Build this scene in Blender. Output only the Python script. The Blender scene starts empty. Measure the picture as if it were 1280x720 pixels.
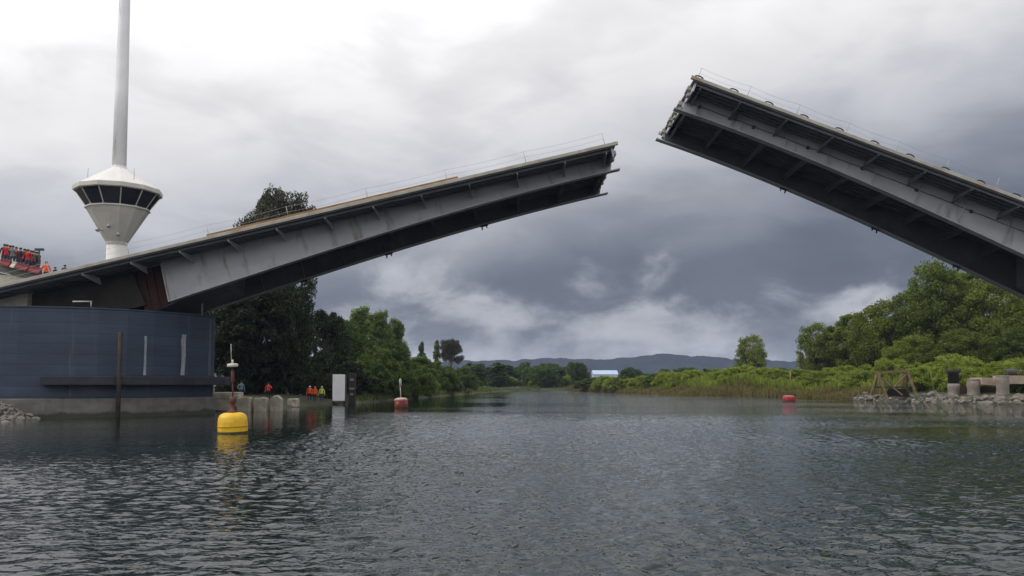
import bpy, bmesh, math, random
import numpy as np
from mathutils import Vector, Matrix, noise as mnoise

random.seed(7)
rng = np.random.default_rng(11)
R = math.radians
sc = bpy.context.scene
COL = sc.collection

# ------------------------------------------------------------------ camera
F = 1050.0                       # focal length in photo pixels (1280 wide)
PITCH = R(4.0)
H0 = 2.5                         # eye height on the boat
HORIZON = 480.0
shift_px = (HORIZON - 360) - F * math.tan(PITCH)
cd = bpy.data.cameras.new('camera')
cd.sensor_width = 36
cd.lens = 36 * F / 1280
cd.shift_y = shift_px / 1280
cd.clip_start = 0.1
cd.clip_end = 9000
cam = bpy.data.objects.new('camera', cd)
COL.objects.link(cam)
cam.location = (0, 0, H0)
cam.rotation_euler = (R(90) + PITCH, 0, 0)
sc.camera = cam

def at(px, py, Y):
    """world point at distance Y that stands at photo pixel (px, py)"""
    xc = (px - 640) / F
    yc = (360 + shift_px - py) / F
    c, s = math.cos(PITCH), math.sin(PITCH)
    t = Y / (c - yc * s)
    return Vector((xc * t, Y, H0 + t * (s + yc * c)))

# ------------------------------------------------------------------ world
SUN_EL, SUN_AZ = R(44), R(-100)           # azimuth from +Y, negative = to the left
W = bpy.data.worlds.new('World')
sc.world = W
W.use_nodes = True
nt = W.node_tree
nt.nodes.clear()
def N(tree, typ, **kw):
    n = tree.nodes.new(typ)
    for k, v in kw.items():
        setattr(n, k, v)
    return n
def math_n(tree, op, a, b=None, c=None, clamp=False):
    n = tree.nodes.new('ShaderNodeMath'); n.operation = op; n.use_clamp = clamp
    for i, v in enumerate((a, b, c)):
        if v is None: continue
        if isinstance(v, (int, float)): n.inputs[i].default_value = v
        else: tree.links.new(v, n.inputs[i])
    return n.outputs[0]
def ramp_n(tree, fac, stops, interp='LINEAR'):
    n = tree.nodes.new('ShaderNodeValToRGB'); n.color_ramp.interpolation = interp
    el = n.color_ramp.elements
    while len(el) < len(stops): el.new(0.5)
    for e, (p, c) in zip(el, stops):
        e.position = p; e.color = (c[0], c[1], c[2], 1) if hasattr(c, '__len__') else (c, c, c, 1)
    tree.links.new(fac, n.inputs[0])
    return n.outputs[0]
L = nt.links.new
tc = N(nt, 'ShaderNodeTexCoord')
sep = N(nt, 'ShaderNodeSeparateXYZ'); L(tc.outputs['Generated'], sep.inputs[0])
dx, dy, dz = sep.outputs
zpos = math_n(nt, 'MAXIMUM', dz, 0.0)
den = math_n(nt, 'ADD', zpos, 0.16)
cx = math_n(nt, 'DIVIDE', dx, den); cy = math_n(nt, 'DIVIDE', dy, den)
comb = N(nt, 'ShaderNodeCombineXYZ'); L(cx, comb.inputs[0]); L(cy, comb.inputs[1]); comb.inputs[2].default_value = 3.7
def cloud_noise(scale, detail, rough, dist, off):
    mp = N(nt, 'ShaderNodeMapping'); mp.inputs['Location'].default_value = off
    L(comb.outputs[0], mp.inputs['Vector'])
    n = N(nt, 'ShaderNodeTexNoise'); n.inputs['Scale'].default_value = scale
    n.inputs['Detail'].default_value = detail; n.inputs['Roughness'].default_value = rough
    n.inputs['Distortion'].default_value = dist
    L(mp.outputs[0], n.inputs['Vector'])
    return n.outputs[0]
n_big = cloud_noise(0.8, 4, 0.5, 0.3, (3.1, 1.2, 0))
def dir_noise(scale, stretch, detail, rough, dist, off):
    mp = N(nt, 'ShaderNodeMapping'); mp.inputs['Scale'].default_value = stretch; mp.inputs['Location'].default_value = off
    L(tc.outputs['Generated'], mp.inputs['Vector'])
    n = N(nt, 'ShaderNodeTexNoise'); n.inputs['Scale'].default_value = scale; n.inputs['Detail'].default_value = detail
    n.inputs['Roughness'].default_value = rough; n.inputs['Distortion'].default_value = dist
    L(mp.outputs[0], n.inputs['Vector']); return n.outputs[0]
n_puff = dir_noise(6.0, (1.0, 1.0, 2.4), 9, 0.52, 0.35, (0.37, 0.2, 0.11))
n_cum = dir_noise(9.0, (1.0, 1.0, 1.65), 9, 0.55, 0.3, (0.9, 0.4, 0.31))
n_soft = dir_noise(2.2, (1.0, 1.0, 1.7), 3, 0.45, 0.2, (1.7, 0.6, 0.9))
# the cloud deck: thin and bright high up to the left and behind the boat, heavy and dark low on the right
back = math_n(nt, 'MULTIPLY', math_n(nt, 'MAXIMUM', math_n(nt, 'MULTIPLY', dy, -1.0), 0.0), 0.45)
e1 = math_n(nt, 'ADD', math_n(nt, 'MULTIPLY_ADD', dx, -0.14, dz), back)
e2 = math_n(nt, 'MULTIPLY_ADD', math_n(nt, 'SUBTRACT', n_soft, 0.5), 0.13, e1)
e3 = math_n(nt, 'MULTIPLY_ADD', math_n(nt, 'SUBTRACT', n_puff, 0.5), math_n(nt, 'MULTIPLY_ADD', zpos, -0.18, 0.08), e2)
base = ramp_n(nt, e3, [(0.0, 0.120), (0.06, 0.122), (0.12, 0.150), (0.175, 0.29), (0.23, 0.52), (0.30, 0.72),
                       (0.38, 0.90), (0.44, 1.04), (0.60, 1.20), (1.0, 1.20)])
ph1 = ramp_n(nt, math_n(nt, 'MULTIPLY_ADD', n_cum, 0.6, math_n(nt, 'MULTIPLY', n_puff, 0.4)), [(0.38, 0.50), (0.46, 0.72), (0.52, 1.15), (0.58, 1.55), (0.70, 1.9)])
ph = math_n(nt, 'ADD', ph1, ramp_n(nt, dz, [(0.015, 0.45), (0.06, 0.0)], 'EASE'))
pl_ = ramp_n(nt, n_puff, [(0.32, 0.88), (0.46, 0.96), (0.55, 1.05), (0.70, 1.11)])
hm1 = math_n(nt, 'MULTIPLY_ADD', math_n(nt, 'SUBTRACT', n_soft, 0.5), 0.10, math_n(nt, 'MULTIPLY_ADD', dx, 0.03, dz))
hm2 = math_n(nt, 'MULTIPLY_ADD', math_n(nt, 'SUBTRACT', n_cum, 0.5), -0.22, hm1)
hor = ramp_n(nt, hm2, [(0.080, 1.0), (0.135, 0.0)], 'EASE')
lowl = math_n(nt, 'MULTIPLY', ph, 0.27)
hil = math_n(nt, 'MULTIPLY', base, pl_)
lum = math_n(nt, 'ADD', math_n(nt, 'MULTIPLY', lowl, hor), math_n(nt, 'MULTIPLY', hil, math_n(nt, 'SUBTRACT', 1.0, hor)))
tint = ramp_n(nt, lum, [(0.08, (0.83, 0.96, 1.26)), (0.3, (0.94, 0.98, 1.11)), (0.75, (1.0, 0.985, 0.995))])
cl = N(nt, 'ShaderNodeMix', data_type='RGBA', blend_type='MULTIPLY'); cl.inputs[0].default_value = 1
L(tint, cl.inputs[6])
lum10 = math_n(nt, 'MULTIPLY', lum, 10.0)
cc = N(nt, 'ShaderNodeCombineColor')
for i in range(3): L(lum10, cc.inputs[i])
L(cc.outputs[0], cl.inputs[7])
sky = N(nt, 'ShaderNodeTexSky', sky_type='NISHITA', sun_disc=False)
sky.sun_elevation = SUN_EL; sky.sun_rotation = SUN_AZ
mx = N(nt, 'ShaderNodeMix', data_type='RGBA'); mx.inputs[0].default_value = 0.95
L(sky.outputs[0], mx.inputs[6]); L(cl.outputs[2], mx.inputs[7])
bg = N(nt, 'ShaderNodeBackground'); bg.inputs[1].default_value = 0.1
L(mx.outputs[2], bg.inputs[0])
wo = N(nt, 'ShaderNodeOutputWorld'); L(bg.outputs[0], wo.inputs[0])

# ------------------------------------------------------------------ sun (behind thin cloud, front left)
sd = bpy.data.lights.new('sun', 'SUN'); sd.energy = 1.4; sd.angle = R(14); sd.color = (1.0, 0.95, 0.88)
sun = bpy.data.objects.new('sun', sd); COL.objects.link(sun)
to_sun = Vector((math.sin(SUN_AZ) * math.cos(SUN_EL), math.cos(SUN_AZ) * math.cos(SUN_EL), math.sin(SUN_EL)))
sun.rotation_euler = to_sun.to_track_quat('Z', 'Y').to_euler()
sun.location = (-40, 60, 90)

# ------------------------------------------------------------------ exposure
vs = sc.view_settings
vs.view_transform = 'Standard'; vs.look = 'None'; vs.exposure = 0.12; vs.gamma = 1.0; vs.use_curve_mapping = False

# ================================================================== helpers
def tag(o, label=None, cat=None, group=None, kind=None):
    if label: o['label'] = label
    if cat: o['category'] = cat
    if group: o['group'] = group
    if kind: o['kind'] = kind
    return o
def empty(name, loc=(0, 0, 0), rot=(0, 0, 0)):
    o = bpy.data.objects.new(name, None); COL.objects.link(o)
    o.location = loc; o.rotation_euler = rot; o.empty_display_size = 0.5
    return o
def thing(name, label, cat, loc=(0, 0, 0), rot=(0, 0, 0), group=None):
    return tag(empty(name, loc, rot), label, cat, group)
def link(name, me, parent=None, loc=None):
    o = bpy.data.objects.new(name, me); COL.objects.link(o)
    if parent: o.parent = parent
    if loc is not None: o.location = loc
    return o
def copy_tree(o, parent=None):
    c = o.copy(); COL.objects.link(c)
    if parent: c.parent = parent
    for ch in list(o.children): copy_tree(ch, c)
    return c

class MB:
    def __init__(s): s.v = []; s.f = []; s.sm = []
    def add(s, vs, fs, smooth=False):
        b = len(s.v); s.v += [tuple(v) for v in vs]
        s.f += [tuple(b + i for i in f) for f in fs]; s.sm += [smooth] * len(fs)
        return s
    def box(s, x0, x1, y0, y1, z0, z1, M=None):
        vs = [Vector((x, y, z)) for z in (z0, z1) for y in (y0, y1) for x in (x0, x1)]
        if M is not None: vs = [M @ v for v in vs]
        return s.add(vs, [(0, 2, 3, 1), (4, 5, 7, 6), (0, 1, 5, 4), (2, 6, 7, 3), (0, 4, 6, 2), (1, 3, 7, 5)])
    def bar(s, a, b, w, h=None, up=(0, 0, 1)):
        a, b = Vector(a), Vector(b); h = h or w
        d = (b - a).normalized(); u = Vector(up)
        if abs(d.dot(u)) > 0.95: u = Vector((1, 0, 0))
        r = d.cross(u).normalized(); u = r.cross(d)
        vs = [p + r * (w / 2 * i) + u * (h / 2 * j) for p in (a, b) for i, j in ((-1, -1), (1, -1), (1, 1), (-1, 1))]
        return s.add(vs, [(0, 1, 2, 3), (7, 6, 5, 4), (0, 4, 5, 1), (1, 5, 6, 2), (2, 6, 7, 3), (3, 7, 4, 0)])
    def tube(s, pts, rad, n=8, cap=True):
        pts = [Vector(p) for p in pts]
        rads = rad if hasattr(rad, '__len__') else [rad] * len(pts)
        vs = []; prev = None
        for i, p in enumerate(pts):
            d = (pts[min(i + 1, len(pts) - 1)] - pts[max(i - 1, 0)]).normalized()
            if prev is None:
                r = d.cross(Vector((0, 0, 1)))
                if r.length < 0.05: r = d.cross(Vector((1, 0, 0)))
            else: r = prev - d * prev.dot(d)
            r.normalize(); prev = r; u = d.cross(r)
            for k in range(n):
                a = 2 * math.pi * k / n
                vs.append(p + (r * math.cos(a) + u * math.sin(a)) * rads[i])
        fs = []
        for i in range(len(pts) - 1):
            for k in range(n):
                k2 = (k + 1) % n
                fs.append((i * n + k, i * n + k2, (i + 1) * n + k2, (i + 1) * n + k))
        s.add(vs, fs, n > 5)
        if cap:
            b = len(s.v) - len(vs)
            s.f += [tuple(b + k for k in reversed(range(n))), tuple(b + (len(pts) - 1) * n + k for k in range(n))]
            s.sm += [False, False]
        return s
    def lathe(s, prof, n=24, a0=0.0, smooth=True, cx=0, cy=0):
        vs = []
        for r, z in prof:
            for k in range(n):
                a = a0 + 2 * math.pi * k / n
                vs.append((cx + r * math.cos(a), cy + r * math.sin(a), z))
        fs = []
        for i in range(len(prof) - 1):
            for k in range(n):
                k2 = (k + 1) % n
                fs.append((i * n + k, i * n + k2, (i + 1) * n + k2, (i + 1) * n + k))
        s.add(vs, fs, smooth)
        b = len(s.v) - len(vs)
        if prof[0][0] > 1e-4: s.f.append(tuple(b + k for k in reversed(range(n)))); s.sm.append(False)
        if prof[-1][0] > 1e-4: s.f.append(tuple(b + (len(prof) - 1) * n + k for k in range(n))); s.sm.append(False)
        return s
    def prism(s, poly, z0, z1):
        n = len(poly)
        vs = [(x, y, z0) for x, y in poly] + [(x, y, z1) for x, y in poly]
        fs = [tuple(reversed(range(n))), tuple(range(n, 2 * n))]
        fs += [(i, (i + 1) % n, n + (i + 1) % n, n + i) for i in range(n)]
        return s.add(vs, fs)
    def plate(s, pts3, off):
        """closed polygon in space given a thickness along off"""
        off = Vector(off); n = len(pts3)
        a = [Vector(p) - off / 2 for p in pts3]; b = [Vector(p) + off / 2 for p in pts3]
        fs = [tuple(reversed(range(n))), tuple(range(n, 2 * n))]
        fs += [(i, (i + 1) % n, n + (i + 1) % n, n + i) for i in range(n)]
        return s.add(a + b, fs)
    def mesh(s, name, m, bevel=0.0):
        me = bpy.data.meshes.new(name); me.from_pydata(s.v, [], s.f)
        me.polygons.foreach_set('use_smooth', s.sm)
        bm = bmesh.new(); bm.from_mesh(me); bmesh.ops.recalc_face_normals(bm, faces=bm.faces)
        if bevel:
            ed = [e for e in bm.edges if len(e.link_faces) == 2 and e.calc_face_angle(0) > 0.5]
            bmesh.ops.bevel(bm, geom=ed, offset=bevel, segments=1, affect='EDGES', clamp_overlap=True)
        bm.to_mesh(me); bm.free()
        if m: me.materials.append(m)
        return me
    def build(s, name, m, parent=None, loc=None, bevel=0.0):
        return link(name, s.mesh(name, m, bevel), parent, loc)

# ------------------------------------------------------------------ materials
def mat(name, c1, c2=None, scale=1.0, rough=0.7, metal=0.0, bump=0.0, bscale=None, stretch=(1, 1, 1), spec=0.4,
        c3=None, c3_amt=0.5, c3_stretch=(1, 1, 1), c3_scale=1.0, seams=None, wet=None):
    m = bpy.data.materials.new(name); m.use_nodes = True
    t = m.node_tree; b = t.nodes['Principled BSDF']; l = t.links.new
    b.inputs['Roughness'].default_value = rough; b.inputs['Metallic'].default_value = metal
    b.inputs['Specular IOR Level'].default_value = spec
    tcn = N(t, 'ShaderNodeTexCoord')
    def noise(scale_, stretch_, detail=6, off=(0, 0, 0)):
        mp = N(t, 'ShaderNodeMapping'); mp.inputs['Scale'].default_value = stretch_; mp.inputs['Location'].default_value = off
        l(tcn.outputs['Object'], mp.inputs['Vector'])
        n = N(t, 'ShaderNodeTexNoise'); n.inputs['Scale'].default_value = scale_; n.inputs['Detail'].default_value = detail
        n.inputs['Roughness'].default_value = 0.6
        l(mp.outputs[0], n.inputs['Vector']); return n.outputs[0]
    c2 = c2 or tuple(0.7 * x for x in c1)
    col = ramp_n(t, noise(scale, stretch), [(0.3, c2), (0.68, c1)])
    if c3:
        f = ramp_n(t, noise(c3_scale, c3_stretch, 8, (7, 3, 1)), [(0.66 - 0.25 * c3_amt, 0.0), (0.82 - 0.2 * c3_amt, 1.0)])
        mxn = N(t, 'ShaderNodeMix', data_type='RGBA'); l(f, mxn.inputs[0]); l(col, mxn.inputs[6])
        mxn.inputs[7].default_value = (*c3, 1); col = mxn.outputs[2]
    if seams:
        sp = N(t, 'ShaderNodeSeparateXYZ'); l(tcn.outputs['Object'], sp.inputs[0])
        fr = math_n(t, 'FRACT', math_n(t, 'DIVIDE', sp.outputs[2], seams))
        k = ramp_n(t, fr, [(0.0, 0.55), (0.04, 0.6), (0.07, 1.0), (0.95, 1.06)])
        mxn = N(t, 'ShaderNodeMix', data_type='RGBA', blend_type='MULTIPLY'); mxn.inputs[0].default_value = 1
        l(col, mxn.inputs[6]); l(k, mxn.inputs[7]); col = mxn.outputs[2]
    l(col, b.inputs['Base Color'])
    rr = ramp_n(t, noise(scale * 2.3, stretch), [(0.3, max(0, rough - 0.12)), (0.7, min(1, rough + 0.1))])
    l(rr, b.inputs['Roughness'])
    if wet:
        sp = N(t, 'ShaderNodeSeparateXYZ'); l(tcn.outputs['Object'], sp.inputs[0])
        hz_ = math_n(t, 'MULTIPLY_ADD', noise(0.7, (1, 1, 0.3)), 0.8, math_n(t, 'MULTIPLY_ADD', sp.outputs[2], -1.0, wet))
        k = ramp_n(t, hz_, [(0.35, 0.0), (0.55, 0.85)])
        mxn = N(t, 'ShaderNodeMix', data_type='RGBA'); l(k, mxn.inputs[0]); l(b.inputs['Base Color'].links[0].from_socket, mxn.inputs[6])
        mxn.inputs[7].default_value = (0.035, 0.04, 0.026, 1); l(mxn.outputs[2], b.inputs['Base Color'])
    if bump:
        bn = N(t, 'ShaderNodeBump'); bn.inputs['Strength'].default_value = bump; bn.inputs['Distance'].default_value = 0.05
        l(noise(bscale or scale * 4, (1, 1, 1)), bn.inputs['Height']); l(bn.outputs[0], b.inputs['Normal'])
    return m

def leaf_mat(name, dark, light, transl=0.25, rough=0.55):
    m = bpy.data.materials.new(name); m.use_nodes = True
    t = m.node_tree; b = t.nodes['Principled BSDF']; l = t.links.new
    b.inputs['Roughness'].default_value = rough; b.inputs['Specular IOR Level'].default_value = 0.25
    g = N(t, 'ShaderNodeNewGeometry'); tcn = N(t, 'ShaderNodeTexCoord'); oi = N(t, 'ShaderNodeObjectInfo')
    n = N(t, 'ShaderNodeTexNoise'); n.inputs['Scale'].default_value = 0.55; n.inputs['Detail'].default_value = 3
    l(tcn.outputs['Object'], n.inputs['Vector'])
    f = math_n(t, 'MULTIPLY_ADD', g.outputs['Random Per Island'], 0.5, math_n(t, 'MULTIPLY_ADD', n.outputs[0], 1.1, -0.35))
    f = math_n(t, 'MULTIPLY_ADD', math_n(t, 'SUBTRACT', oi.outputs['Random'], 0.5), 0.35, f)
    col = ramp_n(t, f, [(0.05, dark), (0.95, light)])
    l(col, b.inputs['Base Color'])
    tr = N(t, 'ShaderNodeBsdfTranslucent'); l(col, tr.inputs[0])
    ms = N(t, 'ShaderNodeMixShader'); ms.inputs[0].default_value = transl
    l(b.outputs[0], ms.inputs[1]); l(tr.outputs[0], ms.inputs[2])
    l(ms.outputs[0], t.nodes['Material Output'].inputs['Surface'])
    return m

M = {}
M['steel'] = mat('grey_steel_paint', (0.44, 0.45, 0.475), (0.34, 0.35, 0.375), 0.35, 0.5, bump=0.05, stretch=(1, 1, 2.0),
                 c3=(0.20, 0.165, 0.135), c3_amt=0.42, c3_stretch=(1.0, 1.0, 0.22), c3_scale=1.1)
M['inner'] = mat('grey_steel_inner_shade', (0.125, 0.125, 0.135), (0.08, 0.08, 0.088), 0.6, 0.7, bump=0.05)  # same grey paint with the shade between the girders put into its colour
M['steel_dark'] = mat('grey_steel_in_shade', (0.17, 0.17, 0.18), (0.11, 0.11, 0.118), 0.6, 0.65, bump=0.05)  # darker copy of the grey paint, underside shade carried by its colour
M['edge'] = mat('pale_edge_concrete', (0.46, 0.44, 0.38), (0.30, 0.28, 0.24), 0.7, 0.8, bump=0.1, c3=(0.30, 0.19, 0.08), c3_amt=0.4, c3_scale=0.5)
M['rustwood'] = mat('rust_orange_planking', (0.36, 0.21, 0.09), (0.20, 0.11, 0.05), 1.1, 0.85, bump=0.2)
M['rust'] = mat('red_rust_primer', (0.050, 0.015, 0.010), (0.024, 0.009, 0.007), 1.2, 0.8, bump=0.15)
M['counter'] = mat('olive_concrete', (0.040, 0.034, 0.026), (0.020, 0.018, 0.015), 0.8, 0.9, bump=0.2)  # olive concrete, colour darkened to carry the shade of the enclosed leaf tail
M['blue'] = mat('dark_blue_painted_wall', (0.043, 0.060, 0.095), (0.024, 0.034, 0.058), 0.35, 0.5, bump=0.08, stretch=(0.5, 0.5, 2.2),
                c3=(0.10, 0.115, 0.14), c3_amt=0.25, c3_stretch=(1.5, 1.5, 0.12), c3_scale=0.8, seams=0.78)
M['concrete'] = mat('river_stained_concrete', (0.19, 0.18, 0.165), (0.10, 0.097, 0.088), 0.7, 0.85, bump=0.25, stretch=(1, 1, 2),
                    c3=(0.07, 0.075, 0.06), c3_amt=0.45, c3_stretch=(1, 1, 0.25), c3_scale=0.9, wet=0.45)
M['ledge'] = mat('dark_ledge', (0.035, 0.04, 0.05), (0.02, 0.022, 0.03), 1.0, 0.7)
M['pile'] = mat('tarred_timber', (0.045, 0.035, 0.028), (0.02, 0.018, 0.016), 2.0, 0.85, bump=0.2)
M['stain'] = mat('pale_leak_stain', (0.34, 0.36, 0.38), (0.16, 0.18, 0.22), 2.0, 0.8, stretch=(1, 1, 0.4))
M['galv'] = mat('galvanised_steel', (0.42, 0.42, 0.42), (0.3, 0.3, 0.3), 3, 0.5, metal=0.2)
M['darkmetal'] = mat('dark_metal', (0.06, 0.06, 0.065), (0.03, 0.03, 0.03), 3, 0.6)
M['white'] = mat('white_paint', (0.84, 0.84, 0.85), (0.77, 0.77, 0.77), 0.9, 0.55, c3=(0.4, 0.38, 0.34), c3_amt=0.2, c3_stretch=(2, 2, 0.3))
M['towercream'] = mat('tower_cream_paint', (0.58, 0.56, 0.50), (0.48, 0.46, 0.41), 0.6, 0.6, c3=(0.30, 0.28, 0.23), c3_amt=0.25, c3_stretch=(1.5, 1.5, 0.2), c3_scale=1.5)
M['towerwhite'] = mat('tower_white_cladding', (0.72, 0.71, 0.69), (0.62, 0.61, 0.58), 0.5, 0.75, bump=0.03, spec=0.25, c3=(0.5, 0.48, 0.44), c3_amt=0.25, c3_stretch=(2, 2, 0.3), c3_scale=1.2)
M['panel'] = mat('white_board', (0.82, 0.82, 0.84), (0.72, 0.72, 0.75), 0.8, 0.5)
M['rock'] = mat('grey_rock', (0.24, 0.225, 0.20), (0.09, 0.085, 0.075), 1.3, 0.9, bump=0.5, bscale=5)
M['rock_brown'] = mat('brown_shore_rock', (0.20, 0.175, 0.145), (0.075, 0.065, 0.052), 1.3, 0.9, bump=0.5, bscale=5)
M['weed'] = mat('green_weed', (0.06, 0.06, 0.02), (0.025, 0.03, 0.012), 5, 0.8, bump=0.4)
M['column'] = mat('weathered_column_stone', (0.27, 0.235, 0.195), (0.12, 0.10, 0.085), 1.1, 0.9, bump=0.6, bscale=4, c3=(0.08, 0.06, 0.045), c3_amt=0.4, c3_stretch=(1, 1, 0.4), c3_scale=1.0)
M['block'] = mat('pale_stone_block', (0.52, 0.475, 0.395), (0.30, 0.27, 0.215), 1.2, 0.9, bump=0.4, bscale=4)
M['wood'] = mat('bare_timber', (0.22, 0.155, 0.08), (0.09, 0.062, 0.034), 2, 0.85, bump=0.2)
M['pinkslab'] = mat('pinkish_slab', (0.42, 0.33, 0.27), (0.28, 0.21, 0.17), 1.2, 0.9, bump=0.3)
M['brownwall'] = mat('brown_earth_wall', (0.10, 0.055, 0.035), (0.05, 0.03, 0.02), 1.0, 0.9, bump=0.4)
M['yellow'] = mat('yellow_buoy_paint', (0.78, 0.48, 0.02), (0.62, 0.36, 0.015), 2.5, 0.45, c3=(0.34, 0.2, 0.03), c3_amt=0.25, c3_stretch=(3, 3, 0.6), c3_scale=1.4)
M['red'] = mat('red_buoy_paint', (0.24, 0.018, 0.016), (0.14, 0.013, 0.012), 2.5, 0.5)
M['redrust'] = mat('rusty_red_mast', (0.16, 0.035, 0.03), (0.07, 0.025, 0.02), 4, 0.7)
M['offwhite'] = mat('faded_white', (0.62, 0.58, 0.5), (0.45, 0.4, 0.34), 3, 0.7)
M['ybright'] = mat('yellow_mark', (0.45, 0.36, 0.08), (0.32, 0.25, 0.05), 3, 0.6)
M['trunk'] = mat('bark', (0.10, 0.075, 0.05), (0.05, 0.038, 0.028), 2.5, 0.9, bump=0.5, stretch=(1, 1, 0.3))
M['bluebark'] = mat('pale_bark', (0.22, 0.19, 0.15), (0.11, 0.09, 0.07), 2, 0.9, bump=0.3, stretch=(1, 1, 0.3))
M['roofblue'] = mat('blue_sheet_roof', (0.38, 0.48, 0.62), (0.3, 0.4, 0.54), 0.3, 0.5)
M['shedwall'] = mat('pale_shed_wall', (0.50, 0.56, 0.60), (0.4, 0.46, 0.5), 0.3, 0.7)
M['barrier'] = mat('red_plastic_barrier', (0.20, 0.016, 0.018), (0.12, 0.012, 0.015), 1.5, 0.5)
gm = bpy.data.materials.new('dark_window_glass'); gm.use_nodes = True
b_ = gm.node_tree.nodes['Principled BSDF']
b_.inputs['Base Color'].default_value = (0.012, 0.014, 0.022, 1); b_.inputs['Roughness'].default_value = 0.08
M['glass'] = gm
# foliage
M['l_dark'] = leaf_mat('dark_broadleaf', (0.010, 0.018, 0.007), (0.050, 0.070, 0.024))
M['l_euc'] = leaf_mat('eucalyptus_leaf', (0.030, 0.032, 0.018), (0.10, 0.10, 0.055), 0.25)
M['l_mid'] = leaf_mat('mid_green_leaf', (0.032, 0.062, 0.012), (0.15, 0.21, 0.04), 0.38)
M['l_pop'] = leaf_mat('poplar_leaf', (0.07, 0.12, 0.034), (0.24, 0.31, 0.095), 0.42)
M['l_lime'] = leaf_mat('lime_willow_leaf', (0.12, 0.17, 0.018), (0.33, 0.39, 0.055), 0.4)
M['l_right'] = leaf_mat('right_bank_leaf', (0.042, 0.076, 0.010), (0.23, 0.275, 0.04), 0.45)
M['l_yel'] = leaf_mat('yellow_green_leaf', (0.085, 0.125, 0.02), (0.31, 0.35, 0.075), 0.42)
M['l_far'] = leaf_mat('far_green_leaf', (0.030, 0.058, 0.014), (0.11, 0.16, 0.036), 0.3)
M['reed'] = leaf_mat('dry_reed', (0.11, 0.095, 0.03), (0.27, 0.23, 0.085), 0.3, 0.8)
M['meadow'] = leaf_mat('meadow_grass', (0.13, 0.17, 0.022), (0.30, 0.35, 0.06), 0.35, 0.8)
M['grass'] = leaf_mat('bank_grass', (0.04, 0.065, 0.015), (0.13, 0.16, 0.04), 0.3, 0.8)

# ================================================================== ground, water, hills
river = np.array([(-46, -60), (-48, 20), (-46, 40), (-35.5, 50.5), (-33.6, 54), (-34.3, 60.5), (-37, 66), (-33, 78), (-27, 77.5), (-23, 80),
                  (-24, 96), (-20.5, 106), (-18, 131), (-14, 175), (-9, 240), (-3, 285), (20, 296), (23, 288), (37, 175), (53, 154),
                  (54, 131), (58.6, 114), (62.5, 101), (64, 80), (62, 50), (72, -60)], float)
def river_dist(x, y):
    """signed distance to the shoreline, positive on land"""
    x = np.asarray(x, float); y = np.asarray(y, float)
    d = np.full(x.shape, 1e9); inside = np.zeros(x.shape, bool)
    n = len(river)
    for i in range(n):
        ax, ay = river[i]; bx, by = river[(i + 1) % n]
        ex, ey = bx - ax, by - ay
        t = np.clip(((x - ax) * ex + (y - ay) * ey) / (ex * ex + ey * ey), 0, 1)
        d = np.minimum(d, np.hypot(x - ax - t * ex, y - ay - t * ey))
        c = ((ay > y) != (by > y))
        with np.errstate(divide='ignore', invalid='ignore'):
            xi = ax + (y - ay) * ex / (ey if ey != 0 else 1e-9)
        inside ^= c & (x < xi)
    return np.where(inside, -d, d)
def gh(x, y):
    d = river_dist(x, y)
    x = np.asarray(x, float); y = np.asarray(y, float)
    wob = 0.18 * np.sin(x * 0.31 + 1.3 * np.sin(y * 0.17)) + 0.12 * np.sin(y * 0.43 + x * 0.21)
    mound = 1.0 * np.exp(-((x + 39.5) / 4.5) ** 2 - ((y - 57.5) / 4.5) ** 2) * np.clip(d / 1.5, 0, 1)
    land = mound + 1.1 * (1 - np.exp(-np.maximum(d, 0) / 2.5)) + 0.012 * np.clip(d, 0, 120) + wob * np.clip(d / 4, 0, 1)
    return np.where(d > 0, land, np.maximum(-1.6, d * 0.55))
def gz(x, y): return float(gh(np.array([x]), np.array([y]))[0])

def grid_mesh(name, xs, ys, zf, m, smooth=True):
    X, Y = np.meshgrid(xs, ys)
    Z = zf(X, Y)
    nx, ny = len(xs), len(ys)
    co = np.stack([X, Y, Z], -1).reshape(-1, 3)
    i = np.arange(ny - 1)[:, None] * nx + np.arange(nx - 1)[None, :]
    q = np.stack([i, i + 1, i + nx + 1, i + nx], -1).reshape(-1, 4)
    return np_mesh(name, co, q, m, smooth)
def np_mesh(name, co, q, m, smooth=False):
    me = bpy.data.meshes.new(name)
    k = q.shape[1]
    me.vertices.add(len(co)); me.vertices.foreach_set('co', np.ascontiguousarray(co, np.float32).ravel())
    me.loops.add(q.size); me.loops.foreach_set('vertex_index', q.astype(np.int32).ravel())
    me.polygons.add(len(q))
    me.polygons.foreach_set('loop_start', np.arange(0, q.size, k, dtype=np.int32))
    me.polygons.foreach_set('loop_total', np.full(len(q), k, np.int32))
    me.polygons.foreach_set('use_smooth', np.full(len(q), smooth, bool))
    me.update(calc_edges=True)
    me.validate()
    if m: me.materials.append(m)
    return me
def spaced(a, b, step, far, grow=1.12):
    mid = list(np.arange(a, b + 1e-6, step)); s = step; v = mid[-1]
    while v < far: s *= grow; v += s; mid.append(v)
    return mid
xs = spaced(-110, 110, 2.0, 2600)
left = [-v for v in spaced(110, 112, 2.0, 2600)][::-1]
xs = np.array(left[:-2] + xs); ys = np.array(spaced(-60, 320, 2.0, 3300))
M['ground'] = mat('bank_soil_and_grass', (0.050, 0.054, 0.022), (0.025, 0.027, 0.013), 0.25, 0.95, bump=0.4, bscale=3, c3=(0.075, 0.065, 0.04), c3_amt=0.3, c3_scale=0.6)
tag(link('ground', grid_mesh('ground', xs, ys, gh, M['ground'])), kind='structure')

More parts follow.
